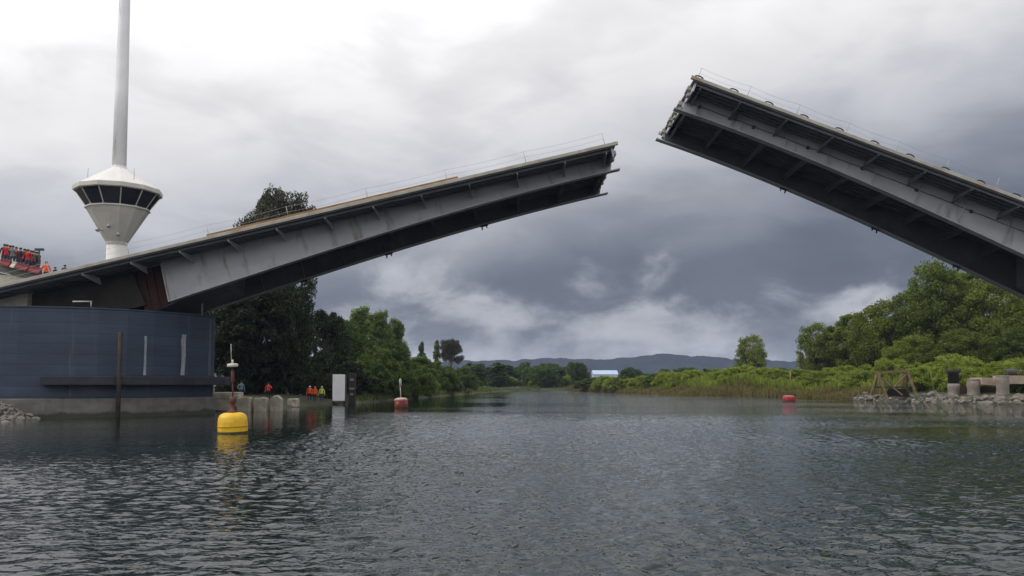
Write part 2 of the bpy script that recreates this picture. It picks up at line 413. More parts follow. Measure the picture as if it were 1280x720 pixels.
# water: small real waves near the boat, ripples as bump everywhere
wm = bpy.data.materials.new('river_water'); wm.use_nodes = True
t = wm.node_tree; b_ = t.nodes['Principled BSDF']
b_.inputs['Base Color'].default_value = (0.007, 0.014, 0.013, 1); b_.inputs['Roughness'].default_value = 0.025
b_.inputs['IOR'].default_value = 1.33; b_.inputs['Specular IOR Level'].default_value = 0.5
tcn = N(t, 'ShaderNodeTexCoord')
def wn(scale, stretch, detail, dist=0.0):
    mp = N(t, 'ShaderNodeMapping'); mp.inputs['Scale'].default_value = stretch
    t.links.new(tcn.outputs['Object'], mp.inputs[0])
    n = N(t, 'ShaderNodeTexNoise'); n.inputs['Scale'].default_value = scale; n.inputs['Detail'].default_value = detail
    n.inputs['Distortion'].default_value = dist
    t.links.new(mp.outputs[0], n.inputs['Vector']); return n.outputs[0]
patch = ramp_n(t, wn(0.045, (0.6, 1.2, 1), 3, 0.4), [(0.38, 0.22), (0.60, 1.1)])
spw = N(t, 'ShaderNodeSeparateXYZ'); t.links.new(tcn.outputs['Object'], spw.inputs[0])
# sheltered water in the lee of the left bank and the pier, and a smooth slick towards the right bank
X_, Y_ = spw.outputs[0], spw.outputs[1]
lee_w = math_n(t, 'MULTIPLY_ADD', X_, 0.16, 2.4, clamp=True)
near_w = math_n(t, 'MULTIPLY_ADD', Y_, -0.062, 2.55, clamp=True)
far_w = math_n(t, 'MAXIMUM', math_n(t, 'MULTIPLY_ADD', Y_, -0.125, 9.7, clamp=True), math_n(t, 'MULTIPLY_ADD', X_, 0.12, 0.3, clamp=True))
def slick(cx_, cy_, rx, ry):
    a_ = math_n(t, 'DIVIDE', math_n(t, 'SUBTRACT', X_, cx_), rx); b2_ = math_n(t, 'DIVIDE', math_n(t, 'SUBTRACT', Y_, cy_), ry)
    r2 = math_n(t, 'ADD', math_n(t, 'MULTIPLY', a_, a_), math_n(t, 'MULTIPLY', b2_, b2_))
    return math_n(t, 'SUBTRACT', 1.0, math_n(t, 'MULTIPLY', math_n(t, 'POWER', 2.718, math_n(t, 'MULTIPLY', r2, -1.0)), 0.8))
shelter = math_n(t, 'MINIMUM', math_n(t, 'MAXIMUM', lee_w, near_w), far_w)
shelter = math_n(t, 'MULTIPLY', shelter, slick(27.0, 45.0, 11.0, 6.0))
shelter = math_n(t, 'MAXIMUM', shelter, 0.15)
hgt = math_n(t, 'ADD', math_n(t, 'MULTIPLY', wn(2.6, (0.85, 1.2, 1), 2, 0.2), 1.0), math_n(t, 'MULTIPLY', wn(6.5, (0.85, 1.2, 1), 2, 0.2), 0.3))
hgt = math_n(t, 'MULTIPLY', hgt, math_n(t, 'MULTIPLY', patch, shelter))
hgt = math_n(t, 'MULTIPLY', hgt, ramp_n(t, math_n(t, 'DIVIDE', Y_, 100.0), [(0.12, 0.75), (0.55, 1.1)]))
bn = N(t, 'ShaderNodeBump'); bn.inputs['Strength'].default_value = 1.0; bn.inputs['Distance'].default_value = 0.10
t.links.new(hgt, bn.inputs['Height']); t.links.new(bn.outputs[0], b_.inputs['Normal'])
M['water'] = wm
def axis(lo, hi, f0):
    v = [lo]
    while v[-1] < hi: v.append(v[-1] + f0(v[-1]))
    return v
wy = axis(6.0, 75.0, lambda y: max(0.05, 0.0042 * y))
wx = axis(-40, 40, lambda x: 0.07)
wr = np.random.default_rng(5)
comps = []                                   # ripples of many lengths and headings
for k in range(80):
    lam = 0.20 * (5.0 ** wr.random()); th = wr.normal(1.2, 1.0)
    comps.append((2 * math.pi / lam * math.cos(th), 2 * math.pi / lam * math.sin(th), wr.random() * 6.283, 0.0045 * lam))
def waves(X, Y):
    Z = np.zeros_like(X)
    for kx, ky, ph, a in comps: Z += a * np.sin(kx * X + ky * Y + ph)
    g = 0.55 + 0.45 * np.sin(X * 0.21 + 0.8 * np.sin(Y * 0.13 + 1)) * np.sin(Y * 0.17 + 0.7 * np.sin(X * 0.11)) 
    fade = np.clip((40 - np.abs(X)) / 4, 0, 1) * np.clip((Y - 6) / 1.5, 0, 1) * np.clip((75 - Y) / 25, 0, 1)
    sh = np.clip(np.maximum(0.16 * X + 2.4, 2.55 - 0.062 * Y), 0.1, 1) * (1 - 0.8 * np.exp(-((X - 27) / 11) ** 2 - ((Y - 45) / 6) ** 2))
    g = 0.35 + 0.95 * np.clip(g, 0, 1) ** 1.3
    return Z * g * fade * sh
far = [-3200, -800, -200, -80]
wxs = np.array(far + wx + [80, 200, 800, 3200]); wys = np.array([-60, -20, 0] + wy + [90, 120, 180, 300, 600, 1500, 3300])
tag(link('river_water', grid_mesh('river_water', wxs, wys, waves, M['water'])), kind='structure')

# hills
ridge = [(-900, 455), (-300, 454), (200, 455), (520, 454), (590, 451), (620, 450), (642, 452), (655, 449), (675, 447.5), (705, 449), (737, 448), (755, 451),
         (775, 447.5), (800, 445), (838, 442.5), (878, 446), (924, 449), (1000, 452), (1100, 455), (1500, 452), (2200, 455)]
rp = np.array([p for p, _ in ridge], float); rh = np.array([(HORIZON - y) for _, y in ridge])
def hills(X, Y):
    px = 640 + X / 2450 * F
    h = np.interp(px, rp, rh) * 2450 / F + H0
    g = np.exp(-((Y - 2450) / 260) ** 2)
    n = 3.2 * np.sin(X * 0.043 + 2 * np.sin(Y * 0.011)) + 2.0 * np.sin(X * 0.11 + Y * 0.03) + 1.4 * np.sin(X * 0.27 + Y * 0.09) 
    fold = 0.82 + 0.18 * np.sin(X * 0.012 + Y * 0.02)
    return (h * g * np.where(np.abs(Y - 2450) < 60, 1, fold)) + n * g * 0.6 - 3 * (1 - g)
M['hill'] = mat('forested_hill', (0.028, 0.034, 0.032), (0.012, 0.016, 0.018), 0.02, 1.0, bump=0.5, bscale=0.15, spec=0.0)
hx = np.arange(-2600, 2600, 9.0); hy = np.array([1850, 2000, 2100, 2180, 2260, 2320, 2380, 2420, 2450, 2500, 2600, 2800])
tag(link('hills', grid_mesh('hills', hx, hy, hills, M['hill'])), kind='structure')

# ================================================================== the haze
hz = MB().box(-3300, 3300, -70, 3350, -2.7, 112)
hm = bpy.data.materials.new('air'); hm.use_nodes = True
t = hm.node_tree; t.nodes.remove(t.nodes['Principled BSDF'])
pv = N(t, 'ShaderNodeVolumePrincipled'); pv.inputs['Density'].default_value = 0.00011
pv.inputs['Color'].default_value = (0.55, 0.68, 0.98, 1)
t.links.new(pv.outputs[0], t.nodes['Material Output'].inputs['Volume'])
tag(hz.build('haze', hm), kind='stuff')

# ================================================================== bascule leaves
YN, YF = 64.0, 78.5
WID = YF - YN; YC = (YN + YF) / 2
GY = 4.25
tip_extra = 0.0
_k = np.polyfit([0, 6, 12, 20.5, 28, 37.5], [1.40, 1.45, 1.68, 2.18, 2.80, 3.62], 3)
GS = np.linspace(0, 60, 121); GD = np.where(GS < 40, np.polyval(_k, GS), np.polyval(_k, 40) + (GS - 40) * 0.09)
def gdepth(s):
    s = max(s, 0)
    return float(np.interp(s, GS, GD)) + tip_extra * math.exp(-s / 14.0)
def make_leaf(label, pivot, ang, flip, xt, xT, web_root, post_step, post0, hoops, planks):
    n = 1 if flip else -1                     # local side that faces the boat
    root = thing('bascule_leaf', label, 'drawbridge', pivot, (0, -ang, math.pi if flip else 0))
    hw = WID / 2
    d = MB().box(xt, xT, -hw, hw, -0.26, 0.0)
    y = -hw + 0.5
    while y < hw - 0.3:
        if min(abs(y - GY), abs(y + GY)) > 0.35: d.box(xt, xT - 0.35, y - 0.09, y + 0.09, -0.45, -0.262)
        y += 0.62
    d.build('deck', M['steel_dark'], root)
    for sy in (-1, 1):
        MB().box(xt, xT + 0.25, sy * hw - 0.14, sy * hw + 0.14, -0.18, 0.08).build('edge_beam', M['edge'], root, bevel=0.02)
        # main girder: haunched web with a flange
        g = MB(); x0 = web_root; nseg = 28
        st = [x0 + (xT - x0) * i / nseg for i in range(nseg + 1)]
        top = [(x, sy * GY, -0.262) for x in st]; bot = [(x, sy * GY, -gdepth(xT - x)) for x in reversed(st)]
        bot[0] = (xT - 0.30, sy * GY, -gdepth(0)); 
        top[-1] = (xT - 0.05, sy * GY, -0.262)
        g.plate(top + [(xT - 0.35, sy * GY, -0.55), (xT - 0.10, sy * GY, -0.95)] + bot, (0, 0.09, 0))
        x = xT - 1.3
        while x > x0 + 0.5:
            g.box(x - 0.02, x + 0.02, sy * GY + (0.046 if sy * n > 0 else -0.20), sy * GY + (0.20 if sy * n > 0 else -0.046), -gdepth(xT - x) + 0.05, -0.47)
            x -= 3.82
        go = g.build('girder', M['steel'], root)
        go.data.materials.append(M['inner'])           # inside faces take the darker colour that stands in for shade
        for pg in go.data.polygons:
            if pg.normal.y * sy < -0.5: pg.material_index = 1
        fl = MB()
        ext = st + [xT + 0.45]
        for a, b in zip(ext[:-1], ext[1:]):
            za, zb = -gdepth(xT - a), -gdepth(xT - b)
            fl.plate([(a, sy * GY, za - 0.003), (b, sy * GY, zb - 0.003), (b, sy * GY, zb - 0.09), (a, sy * GY, za - 0.09)], (0, 0.75, 0))
        fl.build('bottom_flange', M['steel'], go)
        for sdist in (11.5, 23.0, 33.5):
            xq = xT - sdist
            if xq > x0 + 1.5:
                yo = sy * (GY + 0.046)
                bp = MB().plate([(xq - 0.32, yo + sy * 0.010, -0.49), (xq + 0.32, yo + sy * 0.010, -0.49), (xq + 0.32, yo + sy * 0.010, -gdepth(sdist) + 0.06), (xq - 0.32, yo + sy * 0.010, -gdepth(sdist) + 0.06)], (0, 0.018, 0))
                zz = -0.6
                while zz > -gdepth(sdist) + 0.12:
                    for bx_ in (-0.24, -0.1, 0.1, 0.24): bp.box(xq + bx_ - 0.022, xq + bx_ + 0.022, yo + sy * 0.034 - 0.014, yo + sy * 0.034 + 0.014, zz - 0.022, zz + 0.022)
                    zz -= 0.14
                bp.build('splice_plate', M['steel'], go)
    # a cable run clipped to the outside of the girder that faces the river
    cr = MB(); yo = n * (GY + 0.13); pts = []
    for i in range(40):
        x = web_root + 1 + (xT - 1.5 - web_root) * i / 39; pts.append((x, yo, -0.80 - 0.28 * (gdepth(xT - x) - 1.4) + 0.02 * math.sin(i * 1.7)))
    cr.tube(pts, 0.024, 6)
    for i in range(3, 40, 5):
        x, y, z = pts[i]; cr.box(x - 0.12, x + 0.12, yo - 0.08, yo + 0.05, z - 0.16, z + 0.08)
    if flip: cr.build('cable_run', M['darkmetal'], root)
    # cantilever brackets, cross frames
    br = {}
    for sy in (-1, 1):
        m = MB(); y0, y1 = sy * (GY + 0.05), sy * (hw - 0.16)
        m.plate([(0, y0, -0.455), (0, y1, -0.455), (0, y1, -0.60), (0, y0, -1.02)], (0.04, 0, 0))
        m.plate([(0, y0, -1.023), (0, y1, -0.603), (0, y1, -0.64), (0, y0, -1.06)], (0.16 if flip else 0.07, 0, 0))
        br[sy] = m.mesh('bracket', M['steel_dark'] if flip else M['steel'])  # right leaf brackets take the shade-darkened copy of the paint
    cf = MB(); cf.box(-0.03, 0.03, -GY + 0.06, GY - 0.06, -1.05, -0.455); cf.box(-0.16, 0.16, -GY + 0.06, GY - 0.06, -1.10, -1.052)
    for sy in (-1, 1): cf.bar((0, sy * 0.3, -1.09), (0, sy * (GY - 0.1), -1.36), 0.12, 0.10)
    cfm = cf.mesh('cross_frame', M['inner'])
    x = xT - 0.75; i = 0
    while x > web_root - 6:
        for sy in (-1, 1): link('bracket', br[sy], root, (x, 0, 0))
        if x > web_root: link('cross_frame', cfm, root, (x, 0, 0))
        x -= 3.82 if i else 3.3; i += 1
    # tip: end beam and bearing blocks
    MB().box(xT - 0.34, xT - 0.22, -hw + 0.16, hw - 0.16, -1.0, -0.262).build('end_beam', M['steel'], root)
    for y in (-5.6, -2.1, 0.0, 2.1, 5.6):
        MB().box(xT - 0.22, xT + 0.16, y - 0.55, y + 0.55, -0.62, -0.28).box(xT - 0.21, xT - 0.05, y - 0.3, y + 0.3, -0.98, -0.622).build('bearing_block', M['edge'], root, bevel=0.02)
    # tail
    cwm = MB()
    cwm.plate([(xt + 0.6, 0, -0.47), (web_root - 2.6, 0, -0.47), (web_root - 2.0, 0, -3.4), (xt + 3.4, 0, -3.4)], (0, 2 * GY - 0.4, 0))
    cwm.build('counterweight', M['counter'], root)
    gap_ = MB(); zr = -gdepth(xT - web_root)
    gap_.plate([(web_root - 2.0, 0, -0.5), (web_root + 4.5, 0, -0.5), (web_root + 3.6, 0, zr + 0.5), (web_root - 2.0, 0, zr - 0.5)], (0, 2 * GY - 1.2, 0))
    gap_.build('root_gap_fill', M['inner'], root)  # added dark block that shuts out the sky between the girder roots
    for sy in (-1, 1):
        rr = MB(); y = sy * (GY - 0.55)
        zb = -gdepth(xT - web_root)
        rr.plate([(web_root - 0.05, y, -0.47), (web_root - 0.05, y, zb), (web_root - 2.3, y, zb - 0.7), (web_root - 2.35, y, -0.47)], (0, 0.06, 0))
        for q in (0.35, 1.0, 1.7): rr.box(web_root - q - 0.03, web_root - q + 0.03, y + n * 0.033, y + n * 0.16, zb - 0.1, -0.5)
        rr.build('root_plate', M['rust'], root)
        MB().box(web_root - 0.05, web_root + 0.06, sy * GY - 0.24, sy * GY + 0.24, zb - 0.04, -0.47).build('splice_plate', M['edge'], root)
    # safety posts and lines along both edges
    for sy in (-1, 1):
        pm = MB().tube([(0, 0, 0.1), (0, 0, 1.08)], 0.022, 6).box(-0.07, 0.07, -0.07, 0.07, 0.101, 0.12).mesh('safety_post', M['galv'])
        xsn = []; x = xT - post0
        while x > xt + 1: link('safety_post', pm, root, (x, sy * (hw - 0.32), 0)); xsn.append(x); x -= post_step
        for hz_, nm in ((1.05, 'safety_line'), (0.62, 'safety_line')):
            pts = []
            for a, b in zip(xsn[:-1], xsn[1:]):
                for k in range(6):
                    f = k / 6; pts.append((a + (b - a) * f, sy * (hw - 0.32), hz_ - 0.10 * 4 * f * (1 - f)))
            pts.append((xsn[-1], sy * (hw - 0.32), hz_))
            MB().tube(pts, 0.009, 4).build(nm, M['galv'], root)
    if hoops:
        hmh = MB().tube([(0.34 * math.cos(a), 0, 0.10 + 0.16 * math.sin(a)) for a in np.linspace(0, math.pi, 9)], 0.055, 6).mesh('drain_hoop', M['darkmetal'])
        x = xT - 0.35
        while x > xt + 2: link('drain_hoop', hmh, root, (x, n * (hw - 0.02), 0)); x -= 2.9
    if planks:
        MB().box(planks[0], planks[1], n * (hw - 0.06) - 0.10, n * (hw - 0.06) + 0.10, 0.083, 0.26).build('kerb_plank', M['rustwood'], root, bevel=0.02)
    # small cable brackets under the girders
    for k, x in enumerate((web_root + 9, web_root + 17, web_root + 26)):
        if x < xT - 2:
            z = -gdepth(xT - x) - 0.095
            MB().box(x - 0.35, x + 0.35, -n * GY - 0.1, -n * GY + 0.1, z - 0.12, z - 0.002).tube([(x - 0.2, -n * GY, z - 0.12), (x - 0.25, -n * GY, z - 0.38)], 0.07, 6).tube([(x + 0.2, -n * GY, z - 0.12), (x + 0.22, -n * GY, z - 0.30)], 0.06, 6).build('cable_bracket', M['darkmetal'], root)
    return root

# left leaf
a, b = at(0, 357, YN), at(768, 179, YN)
angL = math.atan2(b.z - a.z, b.x - a.x)
pivx = -30.0
pL = Vector((pivx, YC, a.z + (pivx - a.x) * math.tan(angL)))
xT_L = (b.x - pivx) / math.cos(angL)
def locx(px, leafp, ang, Y=YN, sgn=1): return ((px - 640) / F * Y - leafp.x) * sgn / math.cos(ang)
webL = (at(190, 383, 67).x - pivx) / math.cos(angL) + 0.6
make_leaf('left bridge leaf, long haunched grey steel girder raised over the blue pier', pL, angL, False, -17.0, xT_L, webL, 6.3, 0.7,
          False, (locx(255, pL, angL), locx(572, pL, angL)))
# right leaf
tip_extra = 0.32
a2, b2 = at(1280, 250, YN), at(868, 97, YN)
angR = math.atan2(b2.z - a2.z, a2.x - b2.x)
pvx = 47.0
pR = Vector((pvx, YC, a2.z - (pvx - a2.x) * math.tan(angR)))
xT_R = (pvx - b2.x) / math.cos(angR)
make_leaf('right bridge leaf, raised steeper with its dark ribbed underside showing', pR, angR, True, -12.0, xT_R, xT_R - 38.0, 4.1, 0.3,
          True, None)

# ================================================================== left pier (caisson)
plan = [(-62, 66), (-55, 62.6), (-50, 61.4), (-45, 60.9), (-40, 60.8), (-36, 61.1), (-33, 61.9), (-31, 62.9), (-29.4, 64.1), (-28, 65.6), (-26.8, 67.2),
        (-25.9, 69), (-25.2, 71), (-26.4, 74.5), (-29.5, 81), (-34, 86), (-62, 86)]
pier = thing('bridge_pier', 'dark blue curved bridge pier wall on a stained concrete base in the water', 'pier', (-38, 72, 0))
off = Vector((38, -72))
pl = [(x + off.x, y + off.y) for x, y in plan]
ztop = at(60, 383.5, 61.0).z
MB().prism(pl, 1.45, ztop).build('wall', M['blue'], pier, bevel=0.04)
def offs(pts, d):
    out = []
    for i, p in enumerate(pts):
        p0 = Vector(pts[max(i - 1, 0)]); p1 = Vector(pts[min(i + 1, len(pts) - 1)])
        tdir = (p1 - p0).normalized(); nrm = Vector((tdir.y, -tdir.x))
        out.append((p[0] + nrm.x * d, p[1] + nrm.y * d))
    return out
cb = offs(pl, 0.18)
MB().prism(cb, -2.2, 1.44).build('concrete_base', M['concrete'], pier, bevel=0.04)
# top rim
MB().prism(offs(pl, 0.07), ztop + 0.003, ztop + 0.10).build('rim', M['blue'], pier)
led_pts = [(-34.3, 61.5), (-33, 61.9), (-31, 62.9), (-29.4, 64.1), (-28, 65.6), (-26.8, 67.2), (-25.9, 69), (-25.2, 71), (-25.3, 72.5)]
lp = [(x + off.x, y + off.y) for x, y in led_pts]
MB().prism(offs(lp, 1.05) + list(reversed(offs(lp, 0.02))), 2.42, 3.08).build('fender_ledge', M['ledge'], pier, bevel=0.03)
p = at(150, 480, 60.9)
MB().tube([(-29.2 + off.x, 62.55 + off.y, -2), (-29.2 + off.x, 62.55 + off.y, at(150, 415, 62.5).z)], 0.16, 10).build('fender_pile', M['pile'], pier)
def wall_strip(px, y0, y1, w, m, name, d=0.012):
    # a vertical strip lying on the curved wall, found where the sight line meets the plan
    bx = (px - 640) / F
    for (xa, ya), (xb, yb) in zip(plan[:-1], plan[1:]):
        fa, fb = xa - bx * ya, xb - bx * yb
        if fa * fb <= 0:
            f = fa / (fa - fb); x = xa + (xb - xa) * f; y = ya + (yb - ya) * f
            td = Vector((xb - xa, yb - ya)).normalized(); nd = Vector((td.y, -td.x))
            z1, z0 = at(px, y0, y).z, at(px, y1, y).z
            c = Vector((x, y)) + nd * d
            vs = []; k = 6
            poly = []
            for i in range(k + 1):
                z = z0 + (z1 - z0) * i / k; ww = w * (0.75 + 0.5 * random.random())
                poly.append((c + td * ww / 2, z))
            for i in range(k, -1, -1):
                z = z0 + (z1 - z0) * i / k; ww = w * (0.75 + 0.5 * random.random())
                poly.append((c - td * ww / 2, z))
            MB().plate([(q.x + off.x, q.y + off.y, z) for q, z in poly], (nd.x * 0.016, nd.y * 0.016, 0)).build(name, m, pier)
            return
wall_strip(181.5, 420, 469, 0.20, M['stain'], 'leak_stain')
wall_strip(229, 418, 469, 0.42, M['stain'], 'leak_stain')
wall_strip(262, 400, 469, 0.30, mat('grey_corner_strip', (0.10, 0.12, 0.15), (0.07, 0.085, 0.115), 1.5, 0.7), 'corner_strip')
# bits on top
q1, q2 = at(91, 377, 62.6), at(115, 377, 62.6)
rl = MB().tube([(q1.x + off.x, 62.6 + off.y, q1.z), (q2.x + off.x, 62.6 + off.y, q2.z)], 0.055, 8)
for xx in (q2.x - 0.06,): rl.tube([(xx + off.x, 62.6 + off.y, ztop + 0.1), (xx + off.x, 62.6 + off.y, q1.z + 0.02)], 0.05, 8)
rl.build('white_rail', M['galv'], pier)
q = at(253, 372, 71.5)
MB().tube([(q.x + off.x, 71.5 + off.y, ztop + 0.1), (q.x + off.x, 71.5 + off.y, q.z)], 0.09, 8).box(q.x + off.x - 0.14, q.x + off.x + 0.14, 71.5 + off.y - 0.1, 71.5 + off.y + 0.1, q.z, q.z + 0.2).build('post', M['galv'], pier)
# machinery wall under the leaf
MB().box(-46 + off.x, -32.4 + off.x, 69.4 + off.y, 75 + off.y, ztop + 0.101, ztop + 0.9).build('machine_plinth', M['counter'], pier)

# ================================================================== approach viaduct and what stands on it
apz0 = at(50, 343, 66.5).z; apz1 = at(0, 331, 66.5).z
via = thing('approach_viaduct', 'grey concrete end of the approach viaduct behind the left bridge leaf', 'viaduct', (-45, 72, 0))
sl = (apz1 - apz0) / ((at(50, 343, 66.5).x) - at(0, 331, 66.5).x)
def vz(X): return apz0 + (at(50, 343, 66.5).x - X) * sl
xa_, xb_ = -70.0, at(56, 343, 66.5).x
MB().plate([(xa_ + 45, 0, vz(xa_)), (xb_ + 45, 0, vz(xb_)), (xb_ + 45, 0, vz(xb_) - 0.55), (xa_ + 45, 0, vz(xa_) - 0.8)], (0, 13, 0)).build('deck', M['concrete'], via, (0, 1.0, 0))
for yy in (-4.2, 0.2, 4.6):
    MB().plate([(xa_ + 45, yy, vz(xa_) - 0.81), (xb_ + 44.2, yy, vz(xb_) - 0.56), (xb_ + 44.2, yy, vz(xb_) - 1.6), (xa_ + 45, yy, vz(xa_) - 2.0)], (0, 0.7, 0)).build('beam', M['concrete'], via)
MB().box(-1.2, 4.4 + 2.0, -5.4, -4.6, 8.3, vz(-41) - 0.82).build('bearing_wall', M['block'], via)
MB().box(-19, -15, -4, 6, -1, vz(-62) - 1.0).build('column', M['concrete'], via)

# control tower
TY = 88.0
tx = at(146, 300, TY).x
def tz(y): return at(146, y, TY).z
tw = thing('control_tower', 'white bridge control tower with a cone cabin, dark windows and tall mast', 'tower', (tx, TY, gz(tx, TY)))
bz = gz(tx, TY)
A0 = math.pi / 2 * 3 - 0.02
ppm = F / TY
def P(r_px, y): return (0.925 * r_px / ppm, tz(y) - bz)
MB().lathe([(0.98, -1), (0.98, tz(304) - bz)], 28).build('shaft', M['towerwhite'], tw)
MB().lathe([P(13.5, 306.5), P(14.2, 303), P(40, 263), P(41.5, 263), P(41.5, 261.4), P(39, 261.4)], 12, A0, False).build('cabin_cone', M['towercream'], tw)
wb = MB().lathe([P(37, 261.2), P(52, 240.6)], 12, A0, False).build('window_band', M['darkmetal'], tw)
r0, z0 = P(39.0, 260.6); r1, z1 = P(53.5, 241.6)
for k in range(12):
    a1 = A0 + 2 * math.pi * k / 12; a2_ = A0 + 2 * math.pi * (k + 1) / 12
    def pt(a, r, z): return Vector((r * math.cos(a), r * math.sin(a), z))
    c = [pt(a1, r0, z0), pt(a2_, r0, z0), pt(a2_, r1, z1), pt(a1, r1, z1)]
    ce = sum(c, Vector()) / 4
    nrm = (c[1] - c[0]).cross(c[3] - c[0]).normalized()
    MB().plate([ce + (v - ce) * 0.93 for v in c], nrm * 0.04).build('pane', M['glass'], wb)
    MB().bar(c[0], c[3], 0.10, 0.12).build('mullion', M['towercream'], wb)
MB().lathe([P(49, 242.5), P(55, 243.2), P(56.5, 242.2), P(56.5, 237.4), P(55, 236.6)], 12, A0, False).build('roof_rim', M['towercream'], tw)
MB().lathe([P(54.6, 236.5), P(10.5, 211), P(9.5, 208)], 12, A0, False).build('roof', M['towerwhite'], tw)
mp_ = [P(9.2, 209), P(8.4, 110), P(7.0, 0), P(6.2, -70), P(0.5, -72)]
MB().lathe(mp_, 24).build('mast', M['white'], tw)
for aa, r_, yy in ((R(-40), 44, 232), (R(-150), 38, 229)):
    r, z = P(r_, yy); d = Vector((math.cos(aa) * r, math.sin(aa) * r, z - 0.25)); MB().tube([d, d + Vector((0, 0, 1.5))], 0.03, 6).build('aerial', M['galv'], tw)
# lamps on little arms
for aa, yy in ((R(-62), 297), (R(-118), 292), (R(-85), 288)):
    r, z = P(19 if yy > 294 else 23, yy)
    d = Vector((math.cos(aa), math.sin(aa), 0))
    MB().tube([d * (r - 0.4) + Vector((0, 0, z)), d * (r + 0.45) + Vector((0, 0, z + 0.1))], 0.05, 6).tube([d * (r + 0.4) + Vector((0, 0, z + 0.22)), d * (r + 0.55) + Vector((0, 0, z - 0.08))], [0.16, 0.2], 8).build('lamp', M['galv'], tw)

# ------------------------------------------------------------------ people
skin = mat('skin', (0.42, 0.25, 0.17), (0.36, 0.2, 0.14), 8, 0.6)
hairm = mat('dark_hair', (0.02, 0.016, 0.013), (0.012, 0.01, 0.01), 8, 0.6)
_cloth = {}
def cloth(c):
    if c not in _cloth: _cloth[c] = mat('cloth_%s' % ('orange' if c[0] > .5 and c[1] < .3 else 'fabric'), c, tuple(0.75 * v for v in c), 6, 0.85, bump=0.2, bscale=20)
    return _cloth[c]
def body_mesh(pose):
    V = {}; order = []
    def add(k, p, r): V[k] = (Vector(p), r); order.append(k)
    ra = pose.get('r', (0.30, -0.02, 0.82)); la = pose.get('l', (-0.30, -0.02, 0.82))
    re = pose.get('re', (0.27, 0.03, 1.10)); le = pose.get('le', (-0.27, 0.03, 1.10))
    add('pelvis', (0, 0, 0.95), (0.155, 0.115)); add('waist', (0, 0, 1.12), (0.14, 0.10)); add('chest', (0, -0.01, 1.32), (0.165, 0.115))
    add('neckb', (0, 0, 1.46), (0.09, 0.075)); add('neck', (0, -0.005, 1.52), (0.055, 0.055)); add('head', (0, -0.015, 1.60), (0.075, 0.088)); add('crown', (0, -0.01, 1.71), (0.07, 0.085))
    for s, e, h, k in ((1, re, ra, 'r'), (-1, le, la, 'l')):
        add('sh' + k, (0.19 * s, 0, 1.41), (0.068, 0.068)); add('el' + k, e, (0.048, 0.048)); add('wr' + k, h, (0.034, 0.03))
        hv = (Vector(h) - Vector(e)).normalized()
        add('ha' + k, Vector(h) + hv * 0.09, (0.04, 0.022)); add('fi' + k, Vector(h) + hv * 0.17, (0.028, 0.016))
        add('hip' + k, (0.095 * s, 0, 0.90), (0.095, 0.095)); add('kn' + k, (0.11 * s, -0.02, 0.49), (0.062, 0.062))
        add('an' + k, (0.12 * s, 0.02, 0.10), (0.045, 0.045)); add('to' + k, (0.135 * s, -0.15, 0.04), (0.045, 0.035))
    E = [('pelvis', 'waist'), ('waist', 'chest'), ('chest', 'neckb'), ('neckb', 'neck'), ('neck', 'head'), ('head', 'crown')]
    for k in 'rl': E += [('neckb', 'sh' + k), ('sh' + k, 'el' + k), ('el' + k, 'wr' + k), ('wr' + k, 'ha' + k), ('ha' + k, 'fi' + k), ('pelvis', 'hip' + k), ('hip' + k, 'kn' + k), ('kn' + k, 'an' + k), ('an' + k, 'to' + k)]
    ix = {k: i for i, k in enumerate(order)}
    me = bpy.data.meshes.new('person_cage'); me.from_pydata([V[k][0] for k in order], [(ix[a], ix[b]) for a, b in E], [])
    o = bpy.data.objects.new('person_cage', me); COL.objects.link(o)
    md = o.modifiers.new('skin', 'SKIN')
    for i, k in enumerate(order):
        me.skin_vertices[0].data[i].radius = V[k][1]
        me.skin_vertices[0].data[i].use_root = (k == 'pelvis')
    ss = o.modifiers.new('sub', 'SUBSURF'); ss.levels = 2
    dg = bpy.context.evaluated_depsgraph_get()
    out = bpy.data.meshes.new_from_object(o.evaluated_get(dg))
    bpy.data.objects.remove(o); bpy.data.meshes.remove(me)
    out.polygons.foreach_set('use_smooth', [True] * len(out.polygons))
    # a nose and eye hollows pushed out of the face
    for v in out.vertices:
        if v.co.z > 1.5 and v.co.y < -0.06 and abs(v.co.x) < 0.02 and 1.58 < v.co.z < 1.64: v.co.y -= 0.022
    return out
_poses = [dict(), dict(re=(0.30, -0.10, 1.16), r=(0.16, -0.30, 1.30)), dict(le=(-0.30, -0.12, 1.17), l=(-0.12, -0.30, 1.42), re=(0.30, -0.12, 1.17), r=(0.10, -0.30, 1.42)),
          dict(le=(-0.33, 0.02, 1.14), l=(-0.24, -0.20, 1.0))]
_bodies = [body_mesh(p) for p in _poses]
